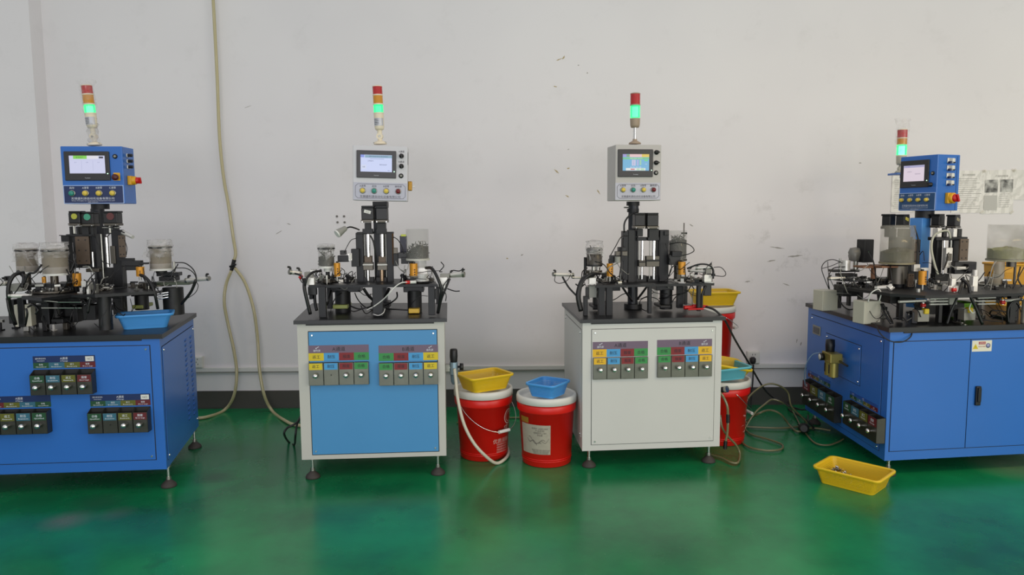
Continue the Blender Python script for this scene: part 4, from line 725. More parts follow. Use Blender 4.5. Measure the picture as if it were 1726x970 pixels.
axis_module(m1, 'linear_stage', [('b', 177, 381, 183, 395, BLK), ('b', 189, 381, 196, 397, BLK), ('c', 183, 381, 188, 393, STL), ('b', 172, 383, 198, 385, STL, -.01), ('c', 178, 400, 184, 450, CHR), ('b', 190, 388, 205, 488, ANO, 0, .05), ('b', 186, 415, 194, 445, DST, -.01), ('b', 205, 440, 236, 449, BLK2, -.02), ('b', 202, 436, 222, 441, ANO, -.02), ('b', 211, 449, 232, 456, BLK, -.02), ('b', 234, 443, 249, 446, BLK, -.03, .02), ('c', 171, 395, 174, 470, STL), ('b', 172, 452, 190, 480, BLK, .02)], 3.8, 5)
g = MB(); g.cyl(V(208, 392, 3.76), V(224, 400, 3.72), .012, SIL, .009); g.cyl(V(205, 390, 3.77), V(209, 392, 3.76), .007, BLK); part(m1, 'camera_light', g)
brn = mat('brown_granules', '6b604e', .8, var=.15, scale=60); wg = mat('white_granules', 'b7b4b4', .8, var=.1, scale=60)
mc = clear('milky_cup', 'b3aa9a', .28, .25)
hopper(m1, 29, 419, 62, 459, 3.72, 428, brn, wrap=(411, 436, 1.12), fillm2=(448, wg), base=WHT, clearm=mc); hopper(m1, 73, 419, 112.5, 462, 3.62, 426, brn, wrap=(410, 434, 1.08), fillm2=(450, wg), base=WHT, clearm=mc)
hopper(m1, 253, 414, 288, 454, 3.86, 421, brn, wrap=(404, 433, 1.12), fillm2=(444, wg), base=WHT, clearm=mc)
g = MB(); g.pc(263, 454, 281, 460, 3.86, BLK); g.pb(264, 460, 300, 466, 3.84, .06, ANO, 5); g.pb(268, 467, 296, 474, 3.84, .06, BLK, 5); g.pb(257, 476, 318, 481, 3.84, .12, mat('green_anodised', '4a5244', .4, .4), 5); g.pc(292, 441, 296, 476, 3.86, STL, 10); part(m1, 'hopper_stand', g)
g = MB(); g.pc(40, 462, 52, 482, 3.72, DST); g.pc(86, 464, 98, 482, 3.62, DST); g.pb(20, 480, 70, 485, 3.7, .1, ANO, 5); g.pb(64, 479, 110, 484, 3.6, .1, BLK, 5); part(m1, 'hopper_stand', g)
solenoid(m1, 123, 461, 136.5, 483, 3.66); solenoid(m1, 230, 450, 243, 466, 3.72); solenoid(m1, 71, 467, 77.5, 477, 3.6)
a = Vz(245, 486, PZ); disc(m1, a[0], a[1] + .08, PZ + .004, .08); a = Vz(85, 494, PZ); disc(m1, a[0], a[1] + .02, PZ + .004, .1); a = Vz(170, 490, PZ); disc(m1, a[0], a[1] + .02, PZ + .004, .04, .012, WHT, 4)
air_cylinder(m1, V(313, 473, 3.84), V(353, 469.5, 3.8), .011, None); air_cylinder(m1, V(55, 499, 3.5), V(15, 499, 3.48), .010); air_cylinder(m1, V(12, 477, 3.55), V(-12, 480, 3.5), .012)
for ya in (509.5, 519.5): g = MB(); g.cyl(V(98, ya, 3.56), V(137, ya, 3.57), .0045, CHR); g.cyl(V(70, ya - 3 if ya < 512 else ya, 3.56), V(98, ya, 3.56), .003, SIL); part(m1, 'slide_rod', g)
for ya in (495, 499, 503.5): g = MB(); g.cyl(V(265, ya + 1, 3.8), V(284, ya - 2, 3.82), .004, CHR); part(m1, 'slide_rod', g)
g = MB(); g.pb(26, 514, 51, 551, 3.56, .06, LGR, 14, .002); part(m1, 'relay_box', g); g = MB(); g.pb(137, 474, 149, 490, 3.55, .04, SIL, 5); g.pb(139, 484, 143, 494, 3.54, .02, BLK2, 5); g.pb(146, 488, 150, 505, 3.54, .02, WHT, 5); part(m1, 'valve_block', g)
g = MB(); g.pb(14, 480, 36, 492, 3.56, .08, GRY, 12); part(m1, 'valve_block', g); g = MB(); g.pb(7, 466, 16, 474, 3.55, .03, BLK2, 5); part(m1, 'sensor', g)
drive(m1, 228, 250, 497, 521, 3.98, (221, 494, 260, 500), (222, 515, 240, 521, mat('olive_base', '9aa35a', .5))); drive(m1, 85, 106, 510, 545, 3.7, (78, 503, 134, 512), (86, 538, 106, 546, BLK))
for pts, r in (([(296, 443, 3.84), (312, 444, 3.8), (326, 455, 3.78), (331, 470, 3.78), (326, 485, 3.78), (312, 505, 3.8), (306, 513, 3.82)], .003), ([(296, 452, 3.84), (315, 453, 3.8), (328, 463, 3.78), (330, 478, 3.78), (320, 495, 3.78), (308, 508, 3.8)], .0025), ([(331, 475, 3.78), (334, 483, 3.78), (328, 495, 3.78), (310, 507, 3.8)], .002),
               ([(232, 462, 3.72), (245, 468, 3.68), (256, 482, 3.66), (262, 500, 3.66), (266, 521, 3.68)], .008), ([(306, 513, 3.8), (322, 492, 3.78), (330, 472, 3.77)], .007), ([(112, 455, 3.6), (118, 466, 3.58), (122, 474, 3.58)], .004), ([(118, 460, 3.6), (127, 436, 3.62), (124, 425, 3.64)], .004),
               ([(40, 460, 3.55), (24, 464, 3.5), (15, 480, 3.48), (14, 500, 3.48), (18, 520, 3.5), (26, 548, 3.52)], .009), ([(30, 458, 3.55), (40, 468, 3.52), (37, 485, 3.5)], .008), ([(70, 447, 3.55), (58, 460, 3.5), (48, 462, 3.5), (40, 480, 3.5)], .005), ([(12, 503, 3.48), (16, 525, 3.48), (25, 545, 3.5)], .006),
               ([(155, 470, 3.56), (160, 485, 3.54), (152, 505, 3.52), (148, 528, 3.52)], .006), ([(135, 498, 3.54), (147, 515, 3.52), (147, 525, 3.52), (144, 540, 3.52)], .003), ([(47, 518, 3.5), (56, 514, 3.47), (64, 522, 3.46), (60, 530, 3.46)], .005), ([(43, 548, 3.5), (46, 530, 3.48), (44, 520, 3.48)], .005),
               ([(178, 455, 3.7), (178, 478, 3.66), (170, 486, 3.66), (158, 486, 3.66)], .002), ([(178, 482, 3.66), (195, 486, 3.66), (215, 484, 3.68)], .002), ([(207, 497, 3.75), (209, 510, 3.74), (211, 522, 3.74)], .002), ([(190, 510, 3.75), (200, 522, 3.74), (210, 524, 3.74)], .002), ([(210, 405, 3.76), (214, 418, 3.74), (213, 430, 3.74)], .002),
               ([(100, 397, 3.74), (116, 398, 3.74)], .0025), ([(186, 393, 3.72), (180, 400, 3.7), (176, 396, 3.7)], .0025), ([(160, 400, 3.72), (168, 420, 3.7), (172, 440, 3.7), (186, 446, 3.7)], .0025), ([(185, 383, 3.72), (190, 384, 3.74), (215, 395, 3.74)], .003), ([(0, 470, 3.5), (5, 476, 3.48), (0, 482, 3.48)], .002)): cable(m1, pts, r)
x0, x1 = Vz(45, 495, PZ)[0], Vz(160, 495, PZ)[0]; clutter(m1, x0, x1, 3.56, 3.9, PZ, 22, 31); x0, x1 = Vz(165, 490, PZ)[0], Vz(255, 490, PZ)[0]; clutter(m1, x0, x1, 3.68, 3.9, PZ, 14, 32, .035); clutter(m1, -2.55, -2.0, 3.55, 3.8, .779, 14, 33, .06)
fb = hframe(V(156.5, 295.5, 3.86), 6)
SB1 = dict(SB, id='lilac', scr=(.72, .74, .98), em=.8, grey=0, hmi=(.06, .79, .09, .595), disp=(.145, .72, .165, .47), plate=(.01, .985, .675, .995), solid=1, pm=NAVY, bm=mat('plate_border', 'a9c0e8', .5), tm=TXW, cu=(.48, .905, .045, .70), eng=1, bu=(.15, .37, .59, .81), bv=.815, bl=.095, bc=('green', 'yellow', 'yellow', 'yellow'), bt=('启动', 'A清零', 'B清零', 'C清零'),
      sel=(), buz=((.88, .175, .012),), ui=((.12, 0, .5, .18, '8fe05a'), (.5, 0, .82, .18, 'f2f0f8'), (.84, .05, .96, .15, '3a3a44'), (.34, .28, .345, .85, 'b0b4d8'), (.66, .28, .665, .85, 'b0b4d8'), (.05, .28, .95, .285, 'c0c4e0')), uit=(('自动运行', .3, .09, .1, '3f7a20'), ('总计', .18, .38, .07, '9aa0c8'), ('合格', .5, .38, .07, '9aa0c8'), ('不良', .82, .38, .07, '9aa0c8')))
b1 = control_box(m1, fb, .302, .294, .15, BLUE, SB1)
g = MB(); q = fb.sub(.118, -.012); g.box(q, -.016, .016, -.016, .024, 0, .002, mat('yellow_guard', 'd8a018', .4)); g.lathe(None, [(.009, 0), (.009, .016), (.0155, .018), (.016, .03), (.01, .035), (0, .036)], mat('dark_red_mushroom', '4a0f12', .4), 22, axis=q); part(b1, 'emergency_stop', g, 'dark red mushroom button on a yellow plate')
sf = Fr(fb.P(.151, 0, -.075), -fb.z, fb.y, fb.x); main_switch(b1, sf, -.01, -.025, .024)
for v in (.105, .075, .045): g = MB(); g.box(sf, -.03, .01, v - .009, v + .009, 0, .006, SIL, .002); g.cyl(sf.P(-.02, v, .006), sf.P(-.02, v, .028), .008, BLK2, seg=12); g.cyl(sf.P(.004, v, .006), sf.P(.004, v, .016), .006, WHT, seg=12); part(b1, 'socket', g)
signal_tower(m1, V(160, 245.5, 3.93), dict(r=.027, body=(.09, .16), hinge=.045, label=(.105, .145), lens=(('green', .166, .208), ('amber', .215, .258), ('red', .265, .305)), rings=(.16, .208, .258), top=.305, wrap=(.14, .335), wrap_low=.01), lean=-4.5, wrap=True, bright=1.2)

for x0, y0, x1, y1, Y_, d in ((52, 502, 78, 512, 3.6, .1), (118, 500, 150, 514, 3.75, .12), (92, 496, 112, 526, 3.85, .1), (54, 515, 70, 545, 3.72, .08), (104, 520, 130, 544, 3.72, .1), (140, 515, 160, 540, 3.7, .08), (14, 506, 24, 546, 3.62, .06), (190, 498, 206, 530, 3.8, .06), (150, 492, 200, 504, 3.72, .14)): g = MB(); g.pb(x0, y0, x1, y1, Y_, d, BLK, 5); part(m1, 'drive_block', g)
wires(m1, 10, 160, 440, 500, 3.5, 3.7, 18, 57); wires(m1, 160, 300, 440, 500, 3.66, 3.84, 12, 58); wires(m1, 20, 250, 498, 548, 3.5, 3.7, 14, 59)
# ------------------------------------------------------------------ blue machine at the right edge
pl = [(1.872, 3.63), (3.05, 3.775), (2.98, 4.75), (1.862, 4.62)]
m4 = thing('assembly_machine', 'blue cabinet machine at the right edge with double doors and bins on its left side', 'machine', (2.45, 4.15, 0), 'automatic assembly machines along the wall')
cabinet(m4, pl, .085, .765, BLUE, .022, lip=True)
f = face(pl[0], pl[1], 0); fl = face(pl[3], pl[0], 0); LL = math.dist(pl[3], pl[0])
ua, vt = f.px(1507, 577); ub, _ = f.px(1636, 573); _, vb = f.px(1502, 761); uc = ub + (ub - ua) - .0
dm = BLUE
for (a, b, nm) in ((ua, ub - .002, 0), (ub + .002, ub + .42, 1)):
    dr = front_panel(m4, f, a, b, vb, vt, dm, False, 'cabinet_door')
    if nm:
        g = MB(); u, v = f.px(1646, 667); g.box(f, u - .014, u + .014, v - .05, v + .05, .0035, .016, BLK2, .004); g.box(f, u - .009, u + .009, v - .03, v + .042, .016, .024, BLK2, .003); part(dr, 'door_handle', g, 'black recessed handle')
        g = MB(); u0, v1 = f.px(1638, 574.5); u1, v0 = f.px(1670, 592); g.box(f, u0, u1, v0, v1, .0035, .0045, mat('cream_sticker', 'd8d6c6', .5)); w_, h_ = u1 - u0, v1 - v0
        g.box(f, u0 + w_ * .33, u0 + w_ * .68, v1 - h_ * .36, v1 - h_ * .12, .0045, .005, mat('warning_red', 'a83038', .5)); g.text(f, '注意安全', u0 + w_ * .505, v1 - h_ * .24, h_ * .16, WHT, .0055, width=w_ * .3)
        q = f.sub(u0 + w_ * .17, v0 + h_ * .45, .0045); s = h_ * .26; g.add([q.P(-s, -s * .8, .0006), q.P(s, -s * .8, .0006), q.P(0, s, .0006)], [(0, 1, 2)], LY); g.text(q, '!', 0, -s * .15, s * 1.0, TXT, .001)
        q = f.sub(u0 + w_ * .81, v0 + h_ * .52, .0045); g.lathe(None, [(h_ * .22, 0), (h_ * .22, .0006), (0, .0006)], mat('emblem_ring', '5c6288', .5), 20, axis=q); g.lathe(None, [(h_ * .15, .0006), (h_ * .15, .001), (0, .001)], mat('emblem_inner', '9a9cc8', .5), 20, axis=q)
        g.text(f, '高压危险 请勿触摸', u0 + w_ * .5, v0 + h_ * .45, h_ * .12, mat('warning_red', 'a83038', .5), .005, width=w_ * .36); part(dr, 'warning_sticker', g, 'cream warning sticker')
# left side: service panels, bins, air filter
u0, v1 = fl.px(1393, 558); u1, v0 = fl.px(1452, 655)
front_panel(m4, fl, .05, LL - .06, .12, .70, BLUE, True, 'side_panel')
fs = Fr(fl.P(0, 0, .0035), fl.x, fl.y); u0, v1 = fs.px(1393, 562); u1, _ = fs.px(1452, 583); _, v0 = fs.px(1448, 650); front_panel(m4, fs, u0, u1, v0, v1, BLUE, True, 'access_panel')
g = MB(); u, v = fs.px(1377, 557); g.box(fs, u - .055, u + .055, v - .028, v + .028, 0, .004, GRY, .003); g.box(fs, u - .04, u + .04, v - .018, v + .018, .004, .006, mat('window_dark', '3d4148', .3)); part(m4, 'panel_window', g)
for (xa, xb, ys, ord_, en) in ((1362, 1399, ((632, 637), (637.5, 645)), (3, 2, 1, 0), 1), (1434, 1481, ((662, 668), (667.5, 677)), (0, 1, 2, 3), 1)):
    ul, _ = fs.px(xa, 640); ur, _ = fs.px(xb, 660); xm = (xa + xb) / 2; dv = .045
    vb_ = .22 if xa > 1400 else .275; vs_ = vb_ + .145
    q_ = (633, 638, 644.5, 653, 694) if xa < 1400 else (672, 677.5, 684.5, 692.5, 733)
    vv = [fs.px(xm, y)[1] for y in q_[:3]] + [fs.px(xm - 6, y, .045)[1] for y in q_[3:]]; bu = (fs.px(1353, 640, .045)[0], fs.px(1408, 640, .045)[0]) if xa < 1400 else (fs.px(1422.5, 640, .045)[0], fs.px(1481.5, 640, .045)[0])
    bin_bank(m4, fs, ul, ur, *vv, [C4[i] for i in ord_], [Q4[i] for i in ord_], 'B通道', .045, [TE[i] for i in ord_], TXW, mat('blue_header', '1d4f9c', .45), bu=bu)
ufr, vfr = fs.px(1402, 606, .06); q = fs.P(ufr, vfr, .06)
OLV = mat('brass_regulator', '9a8d4a', .35, .55)
rg = MB(); ff = Fr(q, fs.x, fs.y); rg.box(ff, -.058, .058, -.014, .04, -.036, .034, OLV, .005)
for s in (-.027, .027): rg.cyl(q + fs.x * s + A(0, 0, -.095), q + fs.x * s + A(0, 0, -.01), .026, OLV); rg.box(Fr(q + fs.x * s, fs.x, fs.y), -.006, .006, -.075, -.025, .02, .0272, BLK); rg.cyl(q + fs.x * s + A(0, 0, -.105), q + fs.x * s + A(0, 0, -.09), .008, BLK2)
rg.box(ff, -.02, .02, -.012, .012, -.06, -.02, STL); rg.cyl(ff.P(.05, .0, -.02), ff.P(.16, -.005, -.015), .006, BLK2)
rg = part(m4, 'air_regulator', rg)
g = MB(); g.lathe((q - fs.x * .027), [(.022, .035), (.024, .04), (.026, .075), (.024, .108), (0, .11)], BLK2, 24); part(rg, 'adjusting_knob', g)
ax = Fr(ff.P(-.027, .01, .025), fs.x, fs.y); g = MB(); g.lathe(None, [(.006, 0), (.006, .012), (.021, .012), (.021, .032), (.018, .033), (0, .033)], BLK2, 22, axis=ax); g.lathe(None, [(.0165, .0331), (.0165, .0336), (0, .0336)], WHT, 20, axis=ax); part(rg, 'pressure_gauge', g, 'black gauge with a white dial')
cable(rg, [(1383, 595, 4.3), (1370, 598, 4.32), (1360, 612, 4.35), (1356, 632, 4.4), (1357, 650, 4.45)], .0035, mat('blue_tube', '7f9ab8', .3), 'air_tube')
# upper deck
PZ = V(1580, 486, 3.9)[2]
g = MB(); g.prism([tuple(Vz(*p, PZ)[:2]) for p in ((1500, 495), (1560, 499), (1640, 497), (1760, 493), (1760, 482), (1640, 476), (1500, 474), (1420, 479), (1415, 484))], PZ - .014, PZ, BLK); part(m4, 'platform', g)
for x0, x1, yt, yb, Y_ in ((1449, 1455, 482, 526, 4.3), (1516, 1523, 496, 540, 3.82), (1583, 1589, 497, 545, 3.75), (1431, 1435, 483, 516, 4.35), (1703, 1713, 496, 545, 3.76), (1413, 1419, 476, 520, 4.2), (1650, 1656, 480, 525, 4.3)):
    g = MB(); g.pb(x0, yt, x1, yb, Y_, .03, BLK, 4); part(m4, 'platform_leg', g)
g = MB(); g.pb(1547.5, 368, 1569.5, 520, 4.22, .08, mat('blue_enamel_light', '4c8ed6', .42), 24, .004); g.pc(1544, 355.5, 1573, 368, 4.26, BLK, 28); part(m4, 'support_post', g)
for x0, x1, y0, y1, Y_, st in ((1494.5, 1516, 361, 386, 4.12, None), (1518, 1540, 361.5, 384, 4.08, ('tag', mat('yellow_tag', 'b8ae4a', .5))), (1577, 1600, 361, 384, 4.18, None), (1604, 1626, 362, 385, 4.14, ('tag', mat('tan_tag', '9c9478', .5)))): motor(m4, x0, y0, x1, y1, Y_, 40, st, .05)
hopper(m4, 1486, 380, 1539.5, 443, 3.92, 424, mat('olive_grain', '4d4934', .8, var=.3, scale=70), base=mat('tan_ring', '7c7458', .45), clearm=clear('fogged_acrylic', 'aaa79c', .2, .1, .12, 6), slope=.05)
g = MB(); g.lathe((V(1512, 425, 3.92)[0], 3.92, 0), [(.078, V(1512, 430, 3.92)[2]), (.079, V(1512, 425, 3.92)[2])], mat('grain_ring', '5b573c', .7), 36); g.pc(1497, 448, 1528, 478, 3.95, DST, 24); g.pb(1486, 449, 1515, 452, 3.88, .14, mat('rust_plate', '7a5238', .55, .2), 4); g.pb(1454, 449.5, 1490, 452.5, 3.95, .1, mat('rust_plate', '7a5238', .55, .2), 4); g.pc(1468, 452, 1476, 470, 3.98, mat('rust_plate', '7a5238', .55, .2), 12); part(m4, 'hopper_stand', g)
hopper(m4, 1669, 379, 1733, 438, 4.1, 422, mat('pale_green_grain', '8f9266', .8, var=.15, scale=70), base=mat('fog_ring', '8d8b72', .4), clearm=clear('fogged_acrylic', 'aaa79c', .2, .1, .12, 6), slope=-.05)
g = MB(); g.pc(1676, 441, 1692, 468, 4.06, clear('fogged_neck', 'a9a79a', .55, .2), 20); g.pc(1673, 463, 1690, 484, 4.02, clear('fogged_neck', 'a9a79a', .55, .2), 20, .8); g.pc(1697, 441, 1712, 450, 4.08, DST, 16); g.pc(1708, 450, 1712, 484, 4.1, DST, 10); part(m4, 'hopper_stand', g)
g = MB(); g.pb(1455, 404, 1475, 443, 4.1, .06, BLK2, 18, .004); part(m4, 'sensor_amplifier', g)
g = MB(); wr = random.Random(5); q = V(1442, 432, 4.15); g.lathe(q, [(.0, -.03), (.03, -.028), (.036, .0), (.042, .02), (.03, .045), (.0, .05)], clear('grey_film', '73726c', .75, .35), 24, disp=lambda t, k: .15 * math.sin(3 * t + k) + .08 * math.sin(7 * t + 2 * k)); g.pc(1438, 440, 1446, 455, 4.15, STL); part(m4, 'wrapped_cup', g, 'small cup wrapped in grey film')
g = MB(); g.pc(1419, 439, 1433, 456, 4.12, SIL); g.pc(1413.5, 436, 1417, 470, 4.14, STL, 10); g.pb(1404, 455, 1450, 459, 4.12, .06, ANO, 4); g.pb(1416, 462, 1446, 467, 4.1, .06, BLK, 4); part(m4, 'feeder_arm', g)
a = V(1445, 474, 4.05); disc(m4, a[0], a[1] + .05, a[2], .105, .008, ANO, 16); a = V(1665, 486, 4.0); disc(m4, a[0], a[1] + .03, a[2], .12, .008, DST, 16); a = V(1590, 487, 3.9); disc(m4, a[0], a[1], a[2], .06, .01, DST, 10)
guide_plate(m4, 1539, 404, 1546.5, 446, 3.96, 30); guide_plate(m4, 1617.5, 403, 1633, 440, 4.0, 8); guide_plate(m4, 1531, 462, 1541, 484, 3.85, 10, 2)
axis_module(m4, 'linear_stage', [('b', 1580, 385, 1588, 400, SIL), ('b', 1590, 385, 1597, 400, BLK), ('b', 1607, 386, 1614, 400, SIL), ('b', 1615, 386, 1622, 400, BLK), ('b', 1576, 400, 1634, 405.5, ANO, -.02, .07), ('b', 1578, 405, 1588, 470, BLK, .02), ('c', 1589, 405, 1592, 462, CHR), ('b', 1606, 405, 1618, 445, BLK, .02), ('c', 1600, 405, 1604, 450, STL), ('b', 1594, 418, 1606, 452, SIL, -.03, .03), ('b', 1597, 428, 1605, 440, DST, -.04, .02), ('b', 1608, 442, 1648, 462, BLK2, -.05, .06), ('b', 1612, 450, 1630, 455, SIL, -.075, .02), ('b', 1632, 446, 1645, 458, ANO, -.08, .03), ('c', 1638, 455, 1648, 480, SIL, -.08), ('c', 1638, 476, 1643, 498, STL, -.08), ('b', 1636, 483, 1648, 497, SIL, -.1, .03), ('b', 1575, 462, 1600, 475, BLK, .0)], 4.05, 8)
axis_module(m4, 'linear_stage', [('b', 1498, 386, 1512, 400, BLK), ('b', 1520, 386, 1536, 400, BLK), ('b', 1545, 404, 1551, 470, BLK, -.05), ('b', 1530, 446, 1545, 480, ANO, -.12, .05), ('b', 1500, 400, 1540, 470, ANO, .08, .03), ('b', 1540, 446, 1552, 458, SIL, -.14, .03), ('b', 1552, 452, 1566, 457, WHT, -.16, .02)], 4.1, 12)
solenoid(m4, 1548.5, 457, 1561, 480, 3.8)
g = MB(); g.pc(1543.5, 487, 1551.5, 497, 3.72, STL, 16); g.cyl(V(1498, 487, 3.75), V(1503, 483, 3.75), .016, SIL); part(m4, 'roller', g)
for (x0, y0, x1, y1, r) in ((1515, 509, 1560, 507, .007), (1567, 504, 1598, 503, .005), (1567, 508.5, 1598, 508, .005), (1567, 513.5, 1598, 513, .005), (1648, 503, 1678, 502, .004), (1648, 508, 1678, 507.5, .004), (1648, 513, 1678, 512.5, .004)): g = MB(); g.cyl(V(x0, y0, 3.72), V(x1, y1, 3.74), r, SIL); part(m4, 'slide_rod', g)
air_cylinder(m4, V(1680, 508, 3.74), V(1722, 505, 3.76), .008); air_cylinder(m4, V(1395, 470, 4.08), V(1424, 469, 4.08), .008); air_cylinder(m4, V(1474, 486, 3.85), V(1502, 484, 3.82), .011)
for xa in (1570, 1580, 1590): g = MB(); g.pb(xa, 498, xa + 5, 512, 3.78, .01, SIL, 4); part(m4, 'comb_plate', g)
for (x0, y0, x1, y1, Y_, aa) in ((1384.5, 490, 1414.5, 524, 4.15, 14), (1454, 508, 1487, 546.5, 3.8, 14)):
    g = MB(); g.pb(x0, y0, x1, y1, Y_, .085, LGR, aa, .003); o = part(m4, 'relay_box', g)
for (x0, y0, x1, y1, Y_) in ((1547, 523, 1567, 543, 3.72), (1625, 521, 1645, 540.5, 3.72)):
    g = MB(); g.pb(x0, y0, x1, y1, Y_, .05, mat('clear_grey_box', '8d8a80', .25, .3), 4); o = part(m4, 'sensor_block', g)
    q = MB(); q.pb(x0 + 12 - (x0 > 1600) * 4, y0 - 2, x0 + 20 - (x0 > 1600) * 4, y0 + 7, Y_ - .01, .03, YEL, 4, .004); part(o, 'valve_cap', q, 'yellow valve cap')
for (xx, yy, Y_) in ((1556, 515, 3.72), (1608, 489, 3.7), (1690, 510, 3.72)): g = MB(); g.cyl(V(xx - 3, yy, Y_), V(xx + 3, yy, Y_), .010, RED, seg=12); g.cyl(V(xx, yy - 5, Y_), V(xx, yy + 4, Y_), .006, SIL, seg=8); part(m4, 'flow_valve', g, 'red ringed flow valve')
g = MB(); g.pb(1598, 482, 1616, 500, 3.72, .05, SIL, 4); g.pb(1600, 498, 1614, 514, 3.73, .04, GRY, 4); g.pb(1604, 470, 1612, 484, 3.72, .03, SIL, 4); part(m4, 'valve_block', g); g = MB(); g.pb(1641, 483, 1648, 497, 3.73, .03, WHT, 4); g.pb(1640, 466, 1649, 484, 3.75, .03, SIL, 4); part(m4, 'valve_block', g)
g = MB(); g.pc(1722, 505, 1732, 545, 3.76, mat('clear_grey_box', '8d8a80', .25, .3)); part(m4, 'filter_cup', g)
drive(m4, 1500, 1530, 476, 492, 3.98, (1490, 470, 1548, 480), (1500, 492, 1530, 500, BLK)); drive(m4, 1700, 1716, 500, 543, 3.9, (1690, 494, 1726, 502), (1700, 536, 1716, 544, BLK))
for pts, r in (([(1421, 444, 4.12), (1405, 438, 4.1), (1392, 441, 4.08), (1385, 452, 4.06), (1390, 470, 4.05), (1397, 487, 4.05)], .0025), ([(1416, 442, 4.1), (1400, 449, 4.08), (1385, 453, 4.06)], .002), ([(1424, 450, 4.1), (1404, 453, 4.06), (1396, 470, 4.04), (1398, 488, 4.05)], .003), ([(1464, 425, 4.02), (1470, 436, 3.98), (1474, 450, 3.95), (1477, 475, 3.9), (1480, 505, 3.84)], .004),
               ([(1541, 381, 4.05), (1548, 405, 4.0), (1550, 425, 3.98)], .004), ([(1578, 384, 4.1), (1572, 400, 4.08)], .004), ([(1605, 384, 4.1), (1601, 410, 4.05), (1596, 440, 4.0), (1590, 455, 3.98)], .004), ([(1412, 493, 4.1), (1418, 512, 4.06), (1430, 522, 4.04), (1445, 520, 4.04)], .004), ([(1485, 513, 3.78), (1492, 530, 3.74), (1502, 546, 3.71)], .006), ([(1488, 512, 3.8), (1500, 535, 3.76), (1505, 545, 3.72)], .004),
               ([(1620, 470, 3.72), (1632, 480, 3.69), (1636, 500, 3.68), (1645, 520, 3.68), (1656, 547, 3.68)], .0075), ([(1624, 468, 3.74), (1620, 482, 3.7), (1612, 505, 3.68), (1603, 525, 3.68), (1596, 548, 3.68)], .006), ([(1700, 545, 3.7), (1699, 525, 3.7), (1706, 510, 3.7), (1722, 506, 3.7)], .005), ([(1720, 450, 4.0), (1716, 470, 3.98), (1724, 485, 3.95)], .004), ([(1540, 513, 3.74), (1548, 525, 3.72), (1552, 535, 3.71)], .003),
               ([(1668, 530, 3.8), (1672, 524, 3.78), (1690, 525, 3.78), (1708, 530, 3.78)], .004), ([(1630, 535, 3.78), (1660, 540, 3.74), (1690, 543, 3.72)], .003), ([(1550, 430, 3.95), (1556, 424, 3.92), (1558, 440, 3.9)], .002), ([(1505, 538, 3.78), (1520, 535, 3.76), (1530, 545, 3.74)], .003)): cable(m4, pts, r)
cable(m4, [(1581, 463, 3.9), (1575, 445, 3.92), (1570, 420, 3.95), (1573, 400, 3.98), (1585, 391, 4.0), (1598, 390, 4.0), (1602, 402, 4.0)], .006, mat('pale_hose', 'a9ab9c', .3), 'cable', 'pale grey hose'); cable(m4, [(1463, 510, 3.78), (1468, 495, 3.76), (1480, 488, 3.75), (1485, 495, 3.75), (1482, 508, 3.76)], .003, WHT, 'cable', 'white cable')
cable(m4, [(1648, 508, 3.7), (1640, 508, 3.69), (1634, 520, 3.69), (1640, 528, 3.69), (1647, 520, 3.69)], .003, WHT, 'cable', 'white cable'); cable(m4, [(1475, 545, 3.68), (1484, 563, 3.63), (1500, 575, 3.61), (1520, 577, 3.61), (1535, 568, 3.63), (1538, 555, 3.66)], .003, BLK2)
x0, x1 = V(1440, 480, 4.0)[0], V(1540, 480, 4.0)[0]; clutter(m4, x0, x1, 3.9, 4.15, PZ, 16, 41); clutter(m4, V(1560, 480, 3.9)[0], V(1715, 480, 3.9)[0], 3.8, 4.15, PZ, 22, 42); clutter(m4, 1.98, 2.6, 3.75, 4.2, .766, 16, 43, .07)
# control box, turned towards the machine's left side
b = math.radians(68); ux = A(math.cos(b), -math.sin(b), 0); P0 = V(1579, 308, 4.12); n_ = np.cross(ux, (0, 0, 1.0))
def reach(P, d, px):
    lo, hi = 0, .8
    for _ in range(40):
        mid = (lo + hi) / 2; q = R.T @ (P + d * mid - C0); x = CX + F * q[0] / -q[2]
        if (x < px) == (d[0] > 0): lo = mid
        else: hi = mid
    return lo
wd, dp = reach(P0, -ux, 1516.5), reach(P0, -n_, 1616.5); ht = abs(V(1579, 260, 4.12)[2] - V(1579, 355.5, 4.12)[2])
fb = Fr(P0 - ux * wd / 2, ux, (0, 0, 1))
SB4 = dict(SB1, id='pink', scr=(.86, .74, .84), hmi=(.03, .80, .08, .575), disp=(.13, .69, .17, .46), plate=(.0, .985, .67, .99), pm=mat('teal_plate', '1d4a78', .4), bm=mat('plate_border', 'a9c0e8', .5), cu=(.45, .905, .04, .7), bu=(.1, .33, .555, .78), bv=.8, bl=.085, bc=('yellow',) * 4, bt=('启动', 'A清零', 'B清零', 'C清零'), buz=((.89, .33, .011),), sel=((.85, .53, None),), sr=.8, logo='Touchwin',
      ui=((0, 0, 1, .14, 'b7b4d8'), (.1, .03, .3, .11, '9a90c8')), uit=(('正常运行', .3, .4, .08, '7a6888'), ('等待测试中', .7, .55, .08, '7a6888')))
b4 = control_box(m4, fb, wd, ht, dp, BLUE, SB4)
sf = Fr(P0 - n_ * dp / 2, -n_, (0, 0, 1), ux)
for v in (.39, .26, .125, -.005):
    v *= ht; g = MB(); q = sf.sub(dp * .06, v); g.box(q, -.028, .028, -.013, .015, 0, .006, SIL, .003); g.box(q, -.01, .012, -.008, .013, .006, .022, WHT, .003); g.cyl(q.P(.022, -.008, .006), q.P(.022, -.008, .012), .005, BLK2, seg=12); g.cyl(q.P(-.02, -.01, .006), q.P(-.02, -.01, .02), .007, mat('navy_knob', '1d2a55', .4), seg=12); part(b4, 'socket', g, 'chrome latched connector socket')
